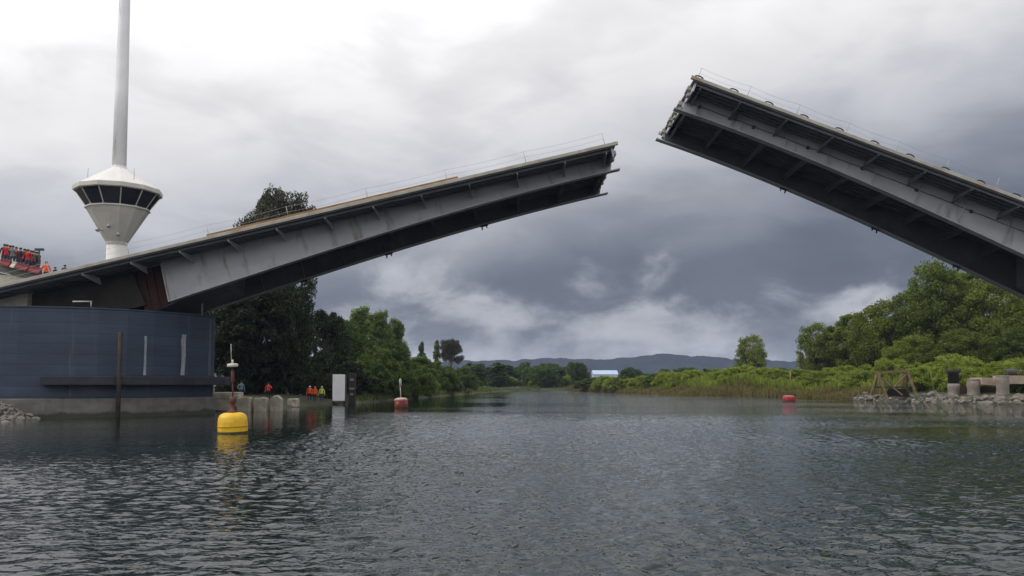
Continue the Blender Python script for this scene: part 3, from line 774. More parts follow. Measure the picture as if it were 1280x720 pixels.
def person(px, Y, zfeet, label, jacket, legs, pose=0, rot=0.0, cap=None, scale=1.0, group=None, X=None):
    me = _bodies[pose].copy(); me.name = 'person'
    for m in (skin, jacket, legs, hairm): me.materials.append(m)
    for p in me.polygons:
        z = p.center.z; x = abs(p.center.x)
        hand = any(False for _ in ())
        if z > 1.50 and x < 0.13: p.material_index = 0
        elif z < 0.09: p.material_index = 3
        elif z < 0.92 and x < 0.235: p.material_index = 2
        else: p.material_index = 1
    x = (px - 640) / F * Y if X is None else X
    o = link('person', me); o.location = (x, Y, zfeet); o.rotation_euler = (0, 0, rot); o.scale = (scale * 1.18, scale * 1.25, scale * 1.02)
    tag(o, label, 'person', group)
    hm_ = MB()
    prof = [(0.093, 1.63), (0.101, 1.67), (0.096, 1.72), (0.07, 1.765), (0.001, 1.78)]
    hm_.lathe(prof, 14, 0, True, 0, 0.0)
    if cap: hm_.lathe([(0.10, 1.66), (0.135, 1.658), (0.135, 1.672), (0.10, 1.675)], 14, 0, True, 0, -0.01)
    hm_.build('helmet' if cap else 'hair', cap or hairm, o)
    return o
ORANGE, REDC = cloth((0.80, 0.12, 0.02)), cloth((0.50, 0.03, 0.03))
NAVY, BLACK, PURP, GREYC, LIME, JEANS = cloth((0.03, 0.035, 0.06)), cloth((0.02, 0.02, 0.022)), cloth((0.06, 0.025, 0.075)), cloth((0.22, 0.22, 0.22)), cloth((0.55, 0.62, 0.12)), cloth((0.05, 0.06, 0.09))
whitecap = M['offwhite']; JEANSJ = cloth((0.08, 0.10, 0.14))
vp = [  # px, Y, jacket, pose, label
    (3, 68.2, REDC, 0, 'person in a red jacket at the left end of the viaduct crowd'),
    (10.5, 67.6, GREYC, 2, 'person in grey with raised hands between the red jackets'),
    (20.5, 68.0, NAVY, 1, 'tall dark-haired person in navy behind the red barrier'),
    (25.5, 68.8, BLACK, 2, 'person in black beside the navy one behind the red barrier'),
    (30, 67.5, REDC, 3, 'person in a red jacket right of the two dark ones'),
    (36.5, 67.9, GREYC, 0, 'grey-clad person standing alone left of the floodlight pole'),
    (0, 68.9, NAVY, 0, 'dark-clad person half cut by the left picture edge on the viaduct'),
    (7, 69.0, BLACK, 3, 'person in black behind the first red barrier'),
    (15, 69.2, REDC, 1, 'person in red behind the white barrier'),
    (28, 69.6, JEANSJ, 0, 'person in slate blue at the back of the viaduct crowd'),
    (34, 69.0, ORANGE, 1, 'person in orange at the back of the viaduct crowd'),
    (40, 69.3, REDC, 0, 'person in a red jacket just left of the floodlight pole'),
    (43, 67.6, BLACK, 2, 'person in black aiming a camera beside the floodlight pole')]
for i, (px, Y, j, ps, lb) in enumerate(vp):
    x = (px - 640) / F * Y
    person(px, Y, vz(x) + 0.0, lb, j, JEANS, ps, random.uniform(-0.6, 0.6), group='onlookers on the viaduct')
# a service platform fixed to the tower shaft, on which three more people stand behind the leaf
PZ = at(65, 334, 80.2).z - 1.6
pm_ = MB().box(-5.6, 0.6, -9.0, -1.0, PZ - bz - 0.22, PZ - bz)
for xx, yy in ((-5.3, -8.7), (0.3, -8.7), (-5.3, -1.3)): pm_.box(xx - 0.15, xx + 0.15, yy - 0.15, yy + 0.15, -1, PZ - bz - 0.222)
pm_.build('service_platform', M['concrete'], tw)
for px, Y, scl, j, ps, cap, lb in ((53.5, 80.2, 1.2, ORANGE, 3, None, 'person in bright orange jacket at the end of the viaduct'),
                             (65, 80.2, 0.9, BLACK, 0, None, 'person in black right of the orange jacket, mostly hidden by the leaf'),
                             (77, 80.4, 1.03, PURP, 1, None, 'person in dark purple nearest the control tower')):
    person(px, Y, PZ, lb, j, JEANS, ps, random.uniform(-0.4, 0.4), cap, scale=scl, group='onlookers on the viaduct')
# red barriers along the viaduct edge
def barrier(px0, px1, m, label):
    x0, x1 = (px0 - 640) / F * 66.3, (px1 - 640) / F * 66.3
    o = thing('barrier', label, 'barrier', ((x0 + x1) / 2, 66.3, vz((x0 + x1) / 2)), (0, math.atan(sl), 0), 'plastic barriers on the viaduct edge')
    w = (x1 - x0) / 2 - 0.02
    m_ = MB(); pr = [(0.28, 0), (-0.28, 0), (-0.24, 0.15), (-0.1, 0.3), (-0.08, 0.52), (0.08, 0.52), (0.1, 0.3), (0.24, 0.15)]
    m_.plate([(0, y, z) for y, z in pr], (2 * w, 0, 0)); m_.build('shell', m, o, bevel=0.02)
    MB().box(-0.12, 0.12, -0.03, 0.03, 0.521, 0.57).build('cap', M['darkmetal'], o)
barrier(-6, 8.5, M['barrier'], 'red plastic barrier at the left picture edge on the viaduct')
barrier(9, 15, M['offwhite'], 'white plastic barrier among the red ones on the viaduct')
barrier(15.5, 31, M['barrier'], 'long red plastic barrier in front of the two dark-clad onlookers')
barrier(31.5, 47, M['barrier'], 'red plastic barrier below the floodlight pole')
fx = at(48.5, 330, 67.2)
fl = thing('floodlight_pole', 'thin floodlight pole with flat twin head among the viaduct onlookers', 'floodlight', (fx.x, 67.2, vz(fx.x)))
fh = at(48.5, 313, 67.2).z - vz(fx.x)
MB().tube([(0, 0, 0), (0, 0, fh)], 0.05, 8).build('pole', M['darkmetal'], fl)
for sx in (-1, 1): MB().box(sx * 0.19 - 0.15, sx * 0.19 + 0.15, -0.1, 0.1, fh - 0.02, fh + 0.16).build('lamp_head', M['darkmetal'], fl)
MB().tube([(0, 0, fh - 0.7), (-0.25, 0, fh - 0.62)], 0.03, 6).box(-0.5, -0.2, -0.08, 0.08, fh - 0.72, fh - 0.52).build('side_lamp', M['darkmetal'], fl)

# ================================================================== buoys
def yellow_buoy():
    p = at(291, 541, 43.2)
    o = thing('buoy', 'yellow barrel buoy with a rusty mast and white topmark in front of the pier', 'buoy', (p.x, 43.2, 0), (R(1.5), R(-1), 0))
    MB().lathe([(0.55, -0.5), (0.70, -0.35), (0.735, -0.1), (0.735, 0.55), (0.71, 0.78), (0.62, 0.95), (0.45, 1.03), (0.2, 1.05)], 36).build('float', M['yellow'], o)
    MB().lathe([(0.742, 0.30), (0.752, 0.32), (0.752, 0.38), (0.742, 0.40)], 36).build('band', mat('yellow_band', (0.55, 0.32, 0.012), None, 3, 0.6), o)
    ms = MB().tube([(0, 0, 1.0), (0, 0, 3.42)], 0.04, 8)
    ms.build('mast', M['redrust'], o)
    MB().lathe([(0.24, 1.05), (0.22, 1.12), (0.10, 1.2), (0.09, 1.5), (0.15, 1.55), (0.15, 1.8), (0.05, 1.86)], 16).build('mast_base', M['redrust'], o)
    MB().lathe([(0.07, 2.55), (0.085, 2.6), (0.085, 3.15), (0.05, 3.2)], 12).build('battery_case', M['redrust'], o)
    MB().lathe([(0.05, 3.36), (0.26, 3.38), (0.27, 3.42), (0.27, 3.52), (0.2, 3.55), (0.02, 3.56)], 20).build('topmark', M['offwhite'], o)
    MB().lathe([(0.741, -0.12), (0.745, -0.08), (0.743, 0.07), (0.738, 0.10)], 36).build('weed_band', M['weed'], o)
    MB().tube([(0, 0, 3.55), (0, 0, 3.75)], 0.05, 8).tube([(-0.06, 0, 3.55), (-0.08, 0, 4.55)], 0.014, 6).build('antenna', M['offwhite'], o)
yellow_buoy()
p = at(501.5, 510, 87)
o = thing('buoy', 'red buoy with a white top and slender pale mast before the dark trees', 'buoy', (p.x, 87, 0), (R(-1), R(-2.5), 0))
o.scale = (0.9, 0.9, 0.95)
MB().lathe([(0.752, -0.1), (0.768, 0.0), (0.766, 0.13), (0.762, 0.16)], 30).build('weed_band', M['weed'], o)
MB().lathe([(0.5, -0.5), (0.68, -0.2), (0.76, 0.1), (0.76, 0.8)], 30).build('float', M['red'], o)
MB().lathe([(0.765, 0.8), (0.75, 0.98), (0.6, 1.1), (0.2, 1.16)], 30).build('top', mat('pinkish_white', (0.62, 0.42, 0.37), (0.5, 0.3, 0.26), 4, 0.6), o)
MB().tube([(0, 0, 1.1), (-0.02, 0, 2.4)], 0.06, 8).build('mast', M['offwhite'], o)
MB().lathe([(0.10, 2.38), (0.14, 2.4), (0.14, 3.1), (0.05, 3.22)], 12).build('lantern', M['offwhite'], o)
p = at(986, 502.5, 118)
o = thing('buoy', 'squat red mooring buoy floating near the reeds on the right', 'buoy', (p.x, 118, 0), (R(1), R(2), 0))
o.scale = (0.9, 0.9, 0.9)
MB().lathe([(0.97, -0.1), (0.987, 0.0), (0.986, 0.12), (0.982, 0.15)], 30).build('weed_band', M['weed'], o)
MB().lathe([(0.6, -0.5), (0.88, -0.2), (0.98, 0.1), (0.98, 0.55), (0.9, 0.8)], 30).build('float', mat('bright_red_buoy', (0.32, 0.010, 0.018), (0.22, 0.010, 0.016), 2, 0.5), o)
MB().lathe([(0.93, 0.8), (0.85, 0.9), (0.6, 0.97), (0.2, 1.0)], 30).build('top', mat('faded_red', (0.5, 0.16, 0.14), (0.4, 0.1, 0.09), 3, 0.7), o)
MB().tube([(-0.12, 0, 0.98), (-0.1, 0, 1.12), (0.1, 0, 1.12), (0.12, 0, 0.98)], 0.035, 6).build('ring', M['darkmetal'], o)

# ================================================================== rocks, blocks
def rock_mesh(seed, rough=0.28, sub=2):
    bm = bmesh.new(); bmesh.ops.create_icosphere(bm, subdivisions=sub, radius=1)
    o = Vector((seed * 7.1, seed * 3.3, seed * 1.7))
    for v in bm.verts:
        v.co *= 1 + rough * mnoise.noise(v.co * 1.1 + o) * 1.6 + 0.12 * mnoise.noise(v.co * 3 + o)
        v.co.z *= 0.7
    me = bpy.data.meshes.new('rock'); bm.to_mesh(me); bm.free(); me.materials.append(M['rock']); return me
rocks = [rock_mesh(i) for i in range(6)]
def rubble(name, spots, label, cat, group):
    for (x, y, z, s) in spots:
        o = link('rock', random.choice(rocks)); o.location = (x, y, z); o.rotation_euler = (random.uniform(-.5, .5), random.uniform(-.5, .5), random.uniform(0, 6.28))
        o.scale = (s * random.uniform(0.8, 1.4), s * random.uniform(0.8, 1.2), s * random.uniform(0.7, 1.1))
        tag(o, label, cat, group)
sp = []
for k in range(150):
    y = random.uniform(49.0, 61.2); x = random.uniform(-42, -33)
    d = float(river_dist(np.array([x]), np.array([y]))[0])
    if d < -0.7 or d > 5: continue
    sp.append((x, y, max(gz(x, y), -0.1) + 0.05, random.uniform(0.12, 0.30)))
rubble('rock', sp, 'pale riprap stone on the bank below the blue wall', 'rock', 'riprap stones below the blue wall')
sp = []
for k in range(260):
    px = random.uniform(1078, 1300); Y = random.uniform(103, 136)
    x = (px - 640) / F * Y; d = float(river_dist(np.array([x]), np.array([Y]))[0])
    if d < -0.9 or d > 2.6: continue
    sp.append((x, Y, max(gz(x, Y), -0.1) + 0.12, random.uniform(0.25, 0.7)))
for o_ in range(6):
    me_ = rocks[o_].copy(); me_.materials.clear(); me_.materials.append(M['rock_brown']); rocks[o_] = me_
rubble('rock', sp, 'grey shore rock at the foot of the ruined jetty', 'rock', 'shore rocks on the right bank')
# rubble ground cover under those rocks
def scatter_stuff(name, pts, sizes, seedmesh, m):
    base = np.array([v.co for v in seedmesh.vertices]); fc = np.array([list(p.vertices) for p in seedmesh.polygons])
    co = []; q = []
    for i, (p, s) in enumerate(zip(pts, sizes)):
        a = rng.random() * 6.28; c, si = math.cos(a), math.sin(a)
        Rm = np.array([[c, -si, 0], [si, c, 0], [0, 0, 1]])
        co.append((base * s * rng.uniform(0.7, 1.3, 3)) @ Rm.T + p); q.append(fc + i * len(base))
    return tag(link(name, np_mesh(name, np.concatenate(co), np.concatenate(q), m)), kind='stuff')
small = rock_mesh(9, 0.3, 1)
pts, sz = [], []
while len(pts) < 1600:
    if random.random() < 0.5: x, y = random.uniform(-44, -33), random.uniform(46, 61)
    else:
        y = random.uniform(98, 140); x = random.uniform(50, 68)
    d = float(river_dist(np.array([x]), np.array([y]))[0])
    if -0.6 < d < 4.5 and (x < 0 or d < 2.5): pts.append((x, y, gz(x, y) + 0.02)); sz.append(random.uniform(0.06, 0.2) * (1 if x < 0 else 1.6))
scatter_stuff('rubble', np.array(pts), sz, small, M['rock'])
# stone blocks beside the pier
def block(px, Y, w, h, dpt, label, seed, top=0.0, peak=0.0):
    bm = bmesh.new(); bmesh.ops.create_cube(bm, size=1)
    bmesh.ops.bevel(bm, geom=bm.edges[:], offset=0.06, segments=1, affect='EDGES')
    bmesh.ops.subdivide_edges(bm, edges=bm.edges[:], cuts=2, use_grid_fill=True)
    for v in bm.verts:
        v.co += Vector([mnoise.noise(v.co * 2.3 + Vector((seed * 5 + i * 9, seed, 0))) * 0.07 for i in range(3)])
        if v.co.z > 0.3: v.co.z += peak * (0.5 - abs(v.co.x)) 
        v.co = Vector((v.co.x * w, v.co.y * dpt, (v.co.z + 0.5) * h))
    me = bpy.data.meshes.new('stone_block'); bm.to_mesh(me); bm.free(); me.materials.append(M['block'])
    o = link('stone_block', me); x = (px - 640) / F * Y; o.location = (x, Y, top); o.rotation_euler = (0, 0, random.uniform(-0.15, 0.15))
    tag(o, label, 'stone block', 'stone blocks along the bank beside the pier')
block(281, 79, 1.9, 1.5, 1.8, 'broad stone block nearest the pier, lowest of its stack', 1, -0.35)
block(286, 79, 2.5, 0.6, 2.0, 'flat pale slab lying on the stone block nearest the pier', 2, 1.13)
block(307, 78.6, 1.2, 1.6, 1.4, 'upright squarish stone block right of the yellow buoy', 3, -0.35)
block(327.5, 79.5, 1.15, 1.55, 1.4, 'squarish stone block in the middle of the bank row', 4, -0.35)
block(347, 80.5, 1.0, 1.45, 1.3, 'pointed stone block at the right end of the bank row', 5, -0.35, 0.55)
block(368, 92, 1.0, 0.9, 1.1, 'small shaded stone block under the dark trees', 6, 0.0)

# people on the bank
def bank_person(px, Y, head, **k):
    x = (px - 640) / F * Y
    person(px, Y, max(gz(x, Y), 0.3) + 0.12, **k)
bank_person(336.5, 93, 472, label='person in a red jacket standing on the bank above the stone blocks', jacket=cloth((0.72, 0.07, 0.05)), legs=BLACK, pose=1, rot=0.2, group='people on the left bank')
bank_person(388, 99.5, 474, label='left one of two people in orange jackets on the bank', jacket=ORANGE, legs=NAVY, pose=0, rot=0.3, cap=whitecap, group='people on the left bank')
bank_person(394.5, 99.0, 474, label='right one of two people in orange jackets on the bank', jacket=ORANGE, legs=NAVY, pose=3, rot=-0.5, cap=cloth((0.7, 0.15, 0.03)), group='people on the left bank')
bank_person(403, 100.2, 474, label='person in a lime yellow vest next to the white board', jacket=LIME, legs=JEANS, pose=0, rot=0.1, cap=whitecap, group='people on the left bank')
bank_person(302.5, 88, 474, label='person in pale blue behind the stone blocks', jacket=cloth((0.20, 0.28, 0.34)), legs=JEANS, pose=3, rot=0.6, group='people on the left bank')

# white board on the shore and the post beside it
p0, p1 = at(415.5, 501, 103), at(431.5, 468, 103)
wbz = thing('white_board', 'tall blank white board on dark legs at the water edge', 'board', ((p0.x + p1.x) / 2, 103, -0.4))
hw_ = (p1.x - p0.x) / 2; zb = p0.z + 0.4; zt = p1.z + 0.4
MB().box(-hw_, hw_, -0.05, 0.05, zb, zt).build('board', M['panel'], wbz, bevel=0.01)
MB().box(hw_ + 0.003, hw_ + 0.12, -0.06, 0.4, zb - 0.2, zt + 0.05).build('side_frame', M['darkmetal'], wbz)
for sx in (-1, 1): MB().box(sx * hw_ * 0.85 - 0.08, sx * hw_ * 0.85 + 0.08, 0.052, 0.22, -1.0, zt - 0.1).build('leg', M['pile'], wbz)
MB().box(-hw_ - 0.1, hw_ + 0.16, -0.12, 0.9, zb - 0.34, zb - 0.203).build('base_beam', M['pile'], wbz)
q = at(440, 500, 105)
po = thing('gauge_post', 'dark timber post with pale marks right of the white board', 'post', (q.x, 105, -0.6))
MB().box(-0.45, 0.45, -0.2, 0.2, -0.5, at(440, 466, 105).z + 0.6).build('post', M['pile'], po, bevel=0.03)
for yy, w in ((475, 0.26), (486, 0.32), (493, 0.2)):
    z = at(440, yy, 105).z + 0.6; MB().box(-w, w, -0.235, -0.203, z - 0.12, z + 0.16).build('mark', M['column'], po, bevel=0.02)

# ================================================================== right bank ruin
RY = 122.0
def rz(px, py, Y=RY): return at(px, py, Y)
fr = thing('timber_frame', 'ruined open timber A-frame standing on the shore rocks', 'timber frame', (rz(1118, 495).x, RY, 0))
def rel(px, py, dy=0):
    p = at(px, py, RY + dy); return (p.x - fr.location.x, dy, p.z)
MB().bar(rel(1097, 466, -1), rel(1109, 498, -1.6), 0.31).build('leg', M['wood'], fr)
MB().bar(rel(1097, 466, 1.2), rel(1089, 494, 2.0), 0.31).build('leg', M['wood'], fr)
MB().bar(rel(1134, 464, -1), rel(1146, 496, -1.6), 0.33).build('leg', M['wood'], fr)
MB().bar(rel(1131, 464, 1.2), rel(1126, 496, 2.0), 0.31).build('leg', M['wood'], fr)
MB().bar(rel(1095, 465.5, -1), rel(1136, 463.5, -1), 0.31).build('top_beam', M['wood'], fr)
MB().bar(rel(1095, 465.5, 1.2), rel(1136, 463.5, 1.2), 0.28).build('top_beam', M['wood'], fr)
MB().bar(rel(1093, 484, -1.3), rel(1142, 484, -1.3), 0.2).build('cross_beam', M['pile'], fr)
for a_, b_3 in ((rel(1099, 470, -1.0), rel(1128, 494, -1.5)), (rel(1133, 468, -0.9), rel(1118, 484, -1.3)), (rel(1097, 468, -0.9), rel(1092, 490, 0.4)), (rel(1134, 466, -0.8), rel(1133, 492, 0.6))):
    MB().bar(a_, b_3, 0.22).build('brace', M['wood'], fr)
MB().plate([rel(1110, 486, 0.3), rel(1132, 486, 0.3), rel(1138, 496, 0.6), rel(1104, 496, 0.6)], (0, 0.3, 0)).build('board', M['pile'], fr)
def column(px0, px1, ytop, Y, label, m, cap=None):
    p0, p1 = at(px0, ytop, Y), at(px1, ytop, Y)
    o = thing('stone_column', label, 'column', ((p0.x + p1.x) / 2, Y, -0.6), (0, random.uniform(-.02, .02), 0))
    r = (p1.x - p0.x) / 2; zt = p0.z + 0.6
    zc = zt * 0.62 if cap else zt
    prof = [(r * (1 + 0.06 * math.sin(i * 2.1)), -0.5 + (zc + 0.5) * i / 8) for i in range(9)]
    MB().lathe(prof, 10, 0.3).build('shaft', m, o)
    if cap:
        MB().lathe([(r * 0.9, zc + 0.003), (r * 0.92, zt - 0.5), (r * 1.18, zt - 0.42), (r * 1.18, zt - 0.02), (r * 1.0, zt)], 12, 0.2).build('cap', cap, o)
    else:
        MB().lathe([(r * 1.03, zt + 0.003), (r * 0.85, zt + 0.12), (r * 0.3, zt + 0.16)], 9, 0.1).build('broken_top', m, o)
column(1184, 1198, 462, 117, 'tallest ruined jetty column with a dark rusty cap', M['column'], M['pile'])
column(1209, 1224, 475, 115, 'short pale stone column right of the dark capped one', M['column'])
column(1245, 1260, 471, 112, 'pale stone column between two broken jetty slabs', M['column'])
ru = thing('ruined_jetty', 'broken jetty slabs over a brown retaining wall between the stone columns', 'jetty', (0, 0, 0))
def slab(px0, px1, y0, y1, Y, dp, m, nm, tilt=0.0):
    a_, b_2 = at(px0, y0, Y), at(px1, y1, Y)
    MB().plate([(a_.x, Y, a_.z), (b_2.x, Y, a_.z - tilt), (b_2.x, Y, b_2.z - tilt), (a_.x, Y, b_2.z)], (0, dp, 0)).build(nm, m, ru, (0, dp / 2, 0), bevel=0.03)
slab(1227, 1246, 472, 481, 114, 3, M['pinkslab'], 'slab', 0.1)
slab(1218, 1232, 481, 484, 114.5, 2, M['pinkslab'], 'slab', -0.15)
slab(1259, 1312, 469.5, 480, 113, 3.5, M['pinkslab'], 'slab', 0.05)
slab(1199, 1320, 483, 501, 116.5, 1.0, M['brownwall'], 'retaining_wall')
pd = at(1272, 464.5, 113.5)
dk = thing('fuel_tank', 'dark cylindrical tank lying on the rightmost jetty slab', 'tank', (pd.x + 0.5, 114.5, at(1272, 469.5, 113).z))
MB().tube([(-1.5, 0, 0.48), (-1.4, 0, 0.48), (1.9, 0, 0.48), (2.0, 0, 0.48)], [0.3, 0.45, 0.45, 0.3], 16).build('shell', M['darkmetal'], dk)
for x in (-0.9, 1.2): MB().box(x - 0.12, x + 0.12, -0.4, 0.4, 0.0, 0.12).build('cradle', M['pile'], dk)
# yellow river mark
q = at(988, 482, 163)
ym = thing('river_mark', 'slim yellow river mark standing in the reeds', 'marker', (q.x, 163, gz(q.x, 163)))
ht = at(988, 464, 163).z - gz(q.x, 163)
MB().tube([(0, 0, -0.3), (0, 0, ht)], 0.05, 8).build('pole', M['ybright'], ym)
MB().box(-0.13, 0.13, -0.08, -0.052, ht - 0.8, ht - 0.1).build('board', M['ybright'], ym)

# far shed
bA, bB = at(742, 464, 620), at(772, 474, 620)
sh = thing('shed', 'white shed with a light blue roof far beyond the reeds', 'shed', ((bA.x + bB.x) / 2, 620, 0))
w2 = (bB.x - bA.x) / 2; zt = bA.z; zm = at(741, 468, 620).z
MB().box(-w2, w2, 0, 14, -1, zm).build('wall', M['shedwall'], sh)
MB().plate([(0, -0.6, zm + 0.003), (0, 7, zt + 0.8), (0, 14.6, zm + 0.003)], (2 * w2 + 1, 0, 0)).build('roof', M['roofblue'], sh)
for x in (-0.3,): MB().box(x * w2 - 1.6, x * w2 + 1.6, -0.08, -0.003, zm - 3.0, zm - 1.2).build('window', M['glass'], sh)

# ================================================================== vegetation
def leaf_quads(P, Nn, size, r):
    """one small four-cornered leaf at each point P, facing about Nn"""
    n = len(P)
    d = r.normal(size=(n, 3)); d += Nn * 0.9; d /= np.linalg.norm(d, axis=1, keepdims=True) + 1e-9
    t_ = np.cross(d, r.normal(size=(n, 3))); t_ /= np.linalg.norm(t_, axis=1, keepdims=True) + 1e-9
    b = np.cross(d, t_)
    s = size * r.uniform(0.6, 1.3, (n, 1))
    a = P + t_ * s; c = P - t_ * s; e = P + b * s * 0.55 + d * s * 0.18; f = P - b * s * 0.55 + d * s * 0.18
    co = np.stack([a, e, c, f], 1).reshape(-1, 3)
    return co, np.arange(4 * n).reshape(n, 4)
def clump_points(c, rad, n, r, flat=0.75):
    v = r.normal(size=(n, 3)); v /= np.linalg.norm(v, axis=1, keepdims=True)
    rr = rad * (r.random((n, 1)) ** 0.45)
    v2 = v * rr * (1 + 0.25 * np.sin(v[:, :1] * 5 + c[0]) )
    v2[:, 2] *= flat
    return c + v2, v
def tree_meshes(seed, kind, m_leaf, m_bark, nleaf=16000, leaf=0.2):
    """unit-height-10 tree: returns (trunk mesh, crown mesh)"""
    r = np.random.default_rng(seed)
    clumps = []
    Ht = 10.0
    if kind == 'round':
        for k in range(130):
            if k < 85:                                   # shell, spread evenly
                zz = 1 - 2 * (k + 0.5) / 85; a = k * 2.399963 + r.normal() * 0.25; q_ = math.sqrt(1 - zz * zz); f = r.uniform(0.80, 1.02)
                v = np.array([q_ * math.cos(a), q_ * math.sin(a), zz])
            else:
                v = r.normal(size=3); v /= np.linalg.norm(v); f = 0.75 * r.random() ** 0.4
            bulge = 1 + 0.16 * math.sin(3 * math.atan2(v[1], v[0]) + seed) * math.sin(2.2 * v[2] + seed)
            c = np.array([v[0] * 2.85 * f * bulge, v[1] * 2.85 * f * bulge, 5.3 + v[2] * 4.0 * f])
            clumps.append((c, r.uniform(0.5, 1.0)))
    elif kind == 'tall':
        for k in range(95):
            z = 1.6 + 7.9 * r.random(); w = 2.2 * math.sin(min(1, (z - 0.6) / 9.4) * math.pi) ** 0.6 + 0.25
            a = r.random() * 6.28; f = r.random() ** 0.5
            clumps.append((np.array([math.cos(a) * w * f, math.sin(a) * w * f, z]), r.uniform(0.4, 0.85)))
    elif kind == 'poplar':
        for k in range(80):
            z = 0.9 + 8.8 * r.random(); w = 1.35 * (1 - ((z - 4) / 6.6) ** 2 if z > 4 else 0.8 + 0.05 * z) + 0.1
            a = r.random() * 6.28; f = r.random() ** 0.5
            clumps.append((np.array([math.cos(a) * w * f, math.sin(a) * w * f, z]), r.uniform(0.3, 0.62)))
    elif kind == 'euc':
        for k in range(70):
            a = r.random() * 6.28; f = r.random() ** 0.55
            z = 6.4 + 3.2 * r.random() - 0.4 * f; w = 2.7
            clumps.append((np.array([math.cos(a) * w * f, math.sin(a) * w * f, z - 1.0 * f * f]), r.uniform(0.5, 0.95)))
    elif kind == 'bush':
        for k in range(170):
            a = r.random() * 6.28; f = r.random() ** 0.5; h = r.random() ** 0.6
            c = np.array([math.cos(a) * 6.2 * f, math.sin(a) * 6.2 * f, 0.8 + 8.0 * h * math.sqrt(max(0, 1 - f * f * 0.85))])
            clumps.append((c, r.uniform(0.6, 1.35)))
    wts = np.array([c[1] ** 2 for c in clumps]); wts /= wts.sum()
    Ps, Ns = [], []
    for (c, rd), w in zip(clumps, wts):
        p_, n_ = clump_points(c, rd, max(20, int(nleaf * w)), r, 0.72 if kind != 'poplar' else 1.3)
        n_ = n_ * 0.6 + np.array([0, 0, 0.5]); Ps.append(p_); Ns.append(n_)
    P_ = np.concatenate(Ps); N_ = np.concatenate(Ns)
    keep = P_[:, 2] > 0.05; P_, N_ = P_[keep], N_[keep]
    zmax = np.percentile(P_[:, 2], 99.9); P_[:, 2] *= 10.0 / zmax
    co, q = leaf_quads(P_, N_, leaf, r)
    crown = np_mesh('crown', co, q, m_leaf)
    tb = MB()
    if kind == 'bush':
        for k in range(7):
            a = k * 0.9; tb.tube([(0.4 * math.cos(a), 0.4 * math.sin(a), -0.5), (1.5 * math.cos(a), 1.5 * math.sin(a), 3), (2.6 * math.cos(a), 2.6 * math.sin(a), 5.5)], [0.22, 0.15, 0.05], 6)
    else:
        r0 = 0.26 if kind != 'euc' else 0.2
        bend = r.normal(size=2) * 0.25
        spine = [Vector((bend[0] * math.sin(z * 0.35), bend[1] * math.sin(z * 0.3), z)) for z in np.linspace(-0.4, 8.6 if kind != 'round' else 7.5, 9)]
        tb.tube(spine, [r0 * (1 - 0.85 * i / 8) for i in range(9)], 8)
        for c, rd in clumps[::3]:
            z0 = max(1.2, c[2] * (0.55 if kind != 'euc' else 0.72)); sp_ = spine[min(8, int((z0 + 0.4) / 9.0 * 8))]
            mid = (sp_ * 0.45 + Vector(c) * 0.55); mid.z -= 0.25
            tb.tube([sp_, mid, Vector(c)], [0.085, 0.055, 0.02], 5)
    return tb.mesh('trunk', m_bark), crown
protos = {
 'dark1': tree_meshes(1, 'round', M['l_dark'], M['trunk'], 26000, 0.13), 'dark2': tree_meshes(2, 'tall', M['l_dark'], M['trunk'], 26000, 0.13),
 'euc': tree_meshes(3, 'euc', M['l_euc'], M['bluebark'], 42000, 0.09), 'mid1': tree_meshes(4, 'round', M['l_mid'], M['trunk'], 22000, 0.15),
 'pop1': tree_meshes(5, 'poplar', M['l_pop'], M['bluebark'], 16000, 0.115), 'pop2': tree_meshes(6, 'poplar', M['l_pop'], M['bluebark'], 16000, 0.115),
 'r1': tree_meshes(7, 'round', M['l_right'], M['trunk'], 30000, 0.12), 'r2': tree_meshes(8, 'tall', M['l_right'], M['trunk'], 28000, 0.12),
 'r3': tree_meshes(9, 'round', M['l_yel'], M['trunk'], 20000, 0.13), 'far1': tree_meshes(10, 'round', M['l_far'], M['trunk'], 11000, 0.22),
 'far2': tree_meshes(11, 'poplar', M['l_far'], M['trunk'], 6000, 0.2), 'bush1': tree_meshes(12, 'bush', M['l_lime'], M['trunk'], 30000, 0.23),
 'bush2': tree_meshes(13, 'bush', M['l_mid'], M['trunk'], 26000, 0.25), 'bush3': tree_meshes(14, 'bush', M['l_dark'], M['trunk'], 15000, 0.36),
 'bush4': tree_meshes(15, 'bush', M['l_lime'], M['trunk'], 30000, 0.22)}
PW = {'dark1': 7.2, 'dark2': 5.4, 'euc': 5.9, 'mid1': 7.2, 'pop1': 3.2, 'pop2': 3.2, 'r1': 7.2, 'r2': 5.4, 'r3': 7.2, 'far1': 7.2, 'far2': 3.2,
      'bush1': 14.5, 'bush2': 14.5, 'bush3': 14.5, 'bush4': 14.5}
def plant(kind, px, Y, ytop, wpx, label, group, cat=None):
    x = (px - 640) / F * Y; z0 = max(gz(x, Y), -0.3) - 0.1
    Hh = at(px, ytop, Y).z - z0; wd = wpx / F * Y
    isb = kind.startswith('bush')
    o = thing('bush' if isb else 'tree', label, cat or ('bush' if isb else 'tree'), (x, Y, z0), (0, 0, random.uniform(0, 6.28)), group)
    s = wd / PW[kind]; o.scale = (s, s * random.uniform(0.9, 1.1), Hh / 10.0)
    tm, cm = protos[kind]
    link('stem' if isb else 'trunk', tm, o); link('crown' if not isb else 'foliage', cm, o)
    return o
G1 = 'trees on the left bank'
plant('euc', 347, 122, 239, 98, 'tall eucalyptus whose tufted crown rises above the left bridge leaf', G1)
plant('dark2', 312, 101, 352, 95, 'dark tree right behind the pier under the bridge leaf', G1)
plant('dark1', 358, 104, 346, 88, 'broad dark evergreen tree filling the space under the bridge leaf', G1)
plant('dark1', 285, 112, 362, 90, 'dark tree half hidden by the blue pier', G1)
plant('dark2', 408, 124, 389, 58, 'dark rounded tree between the big evergreen and the poplars', G1)
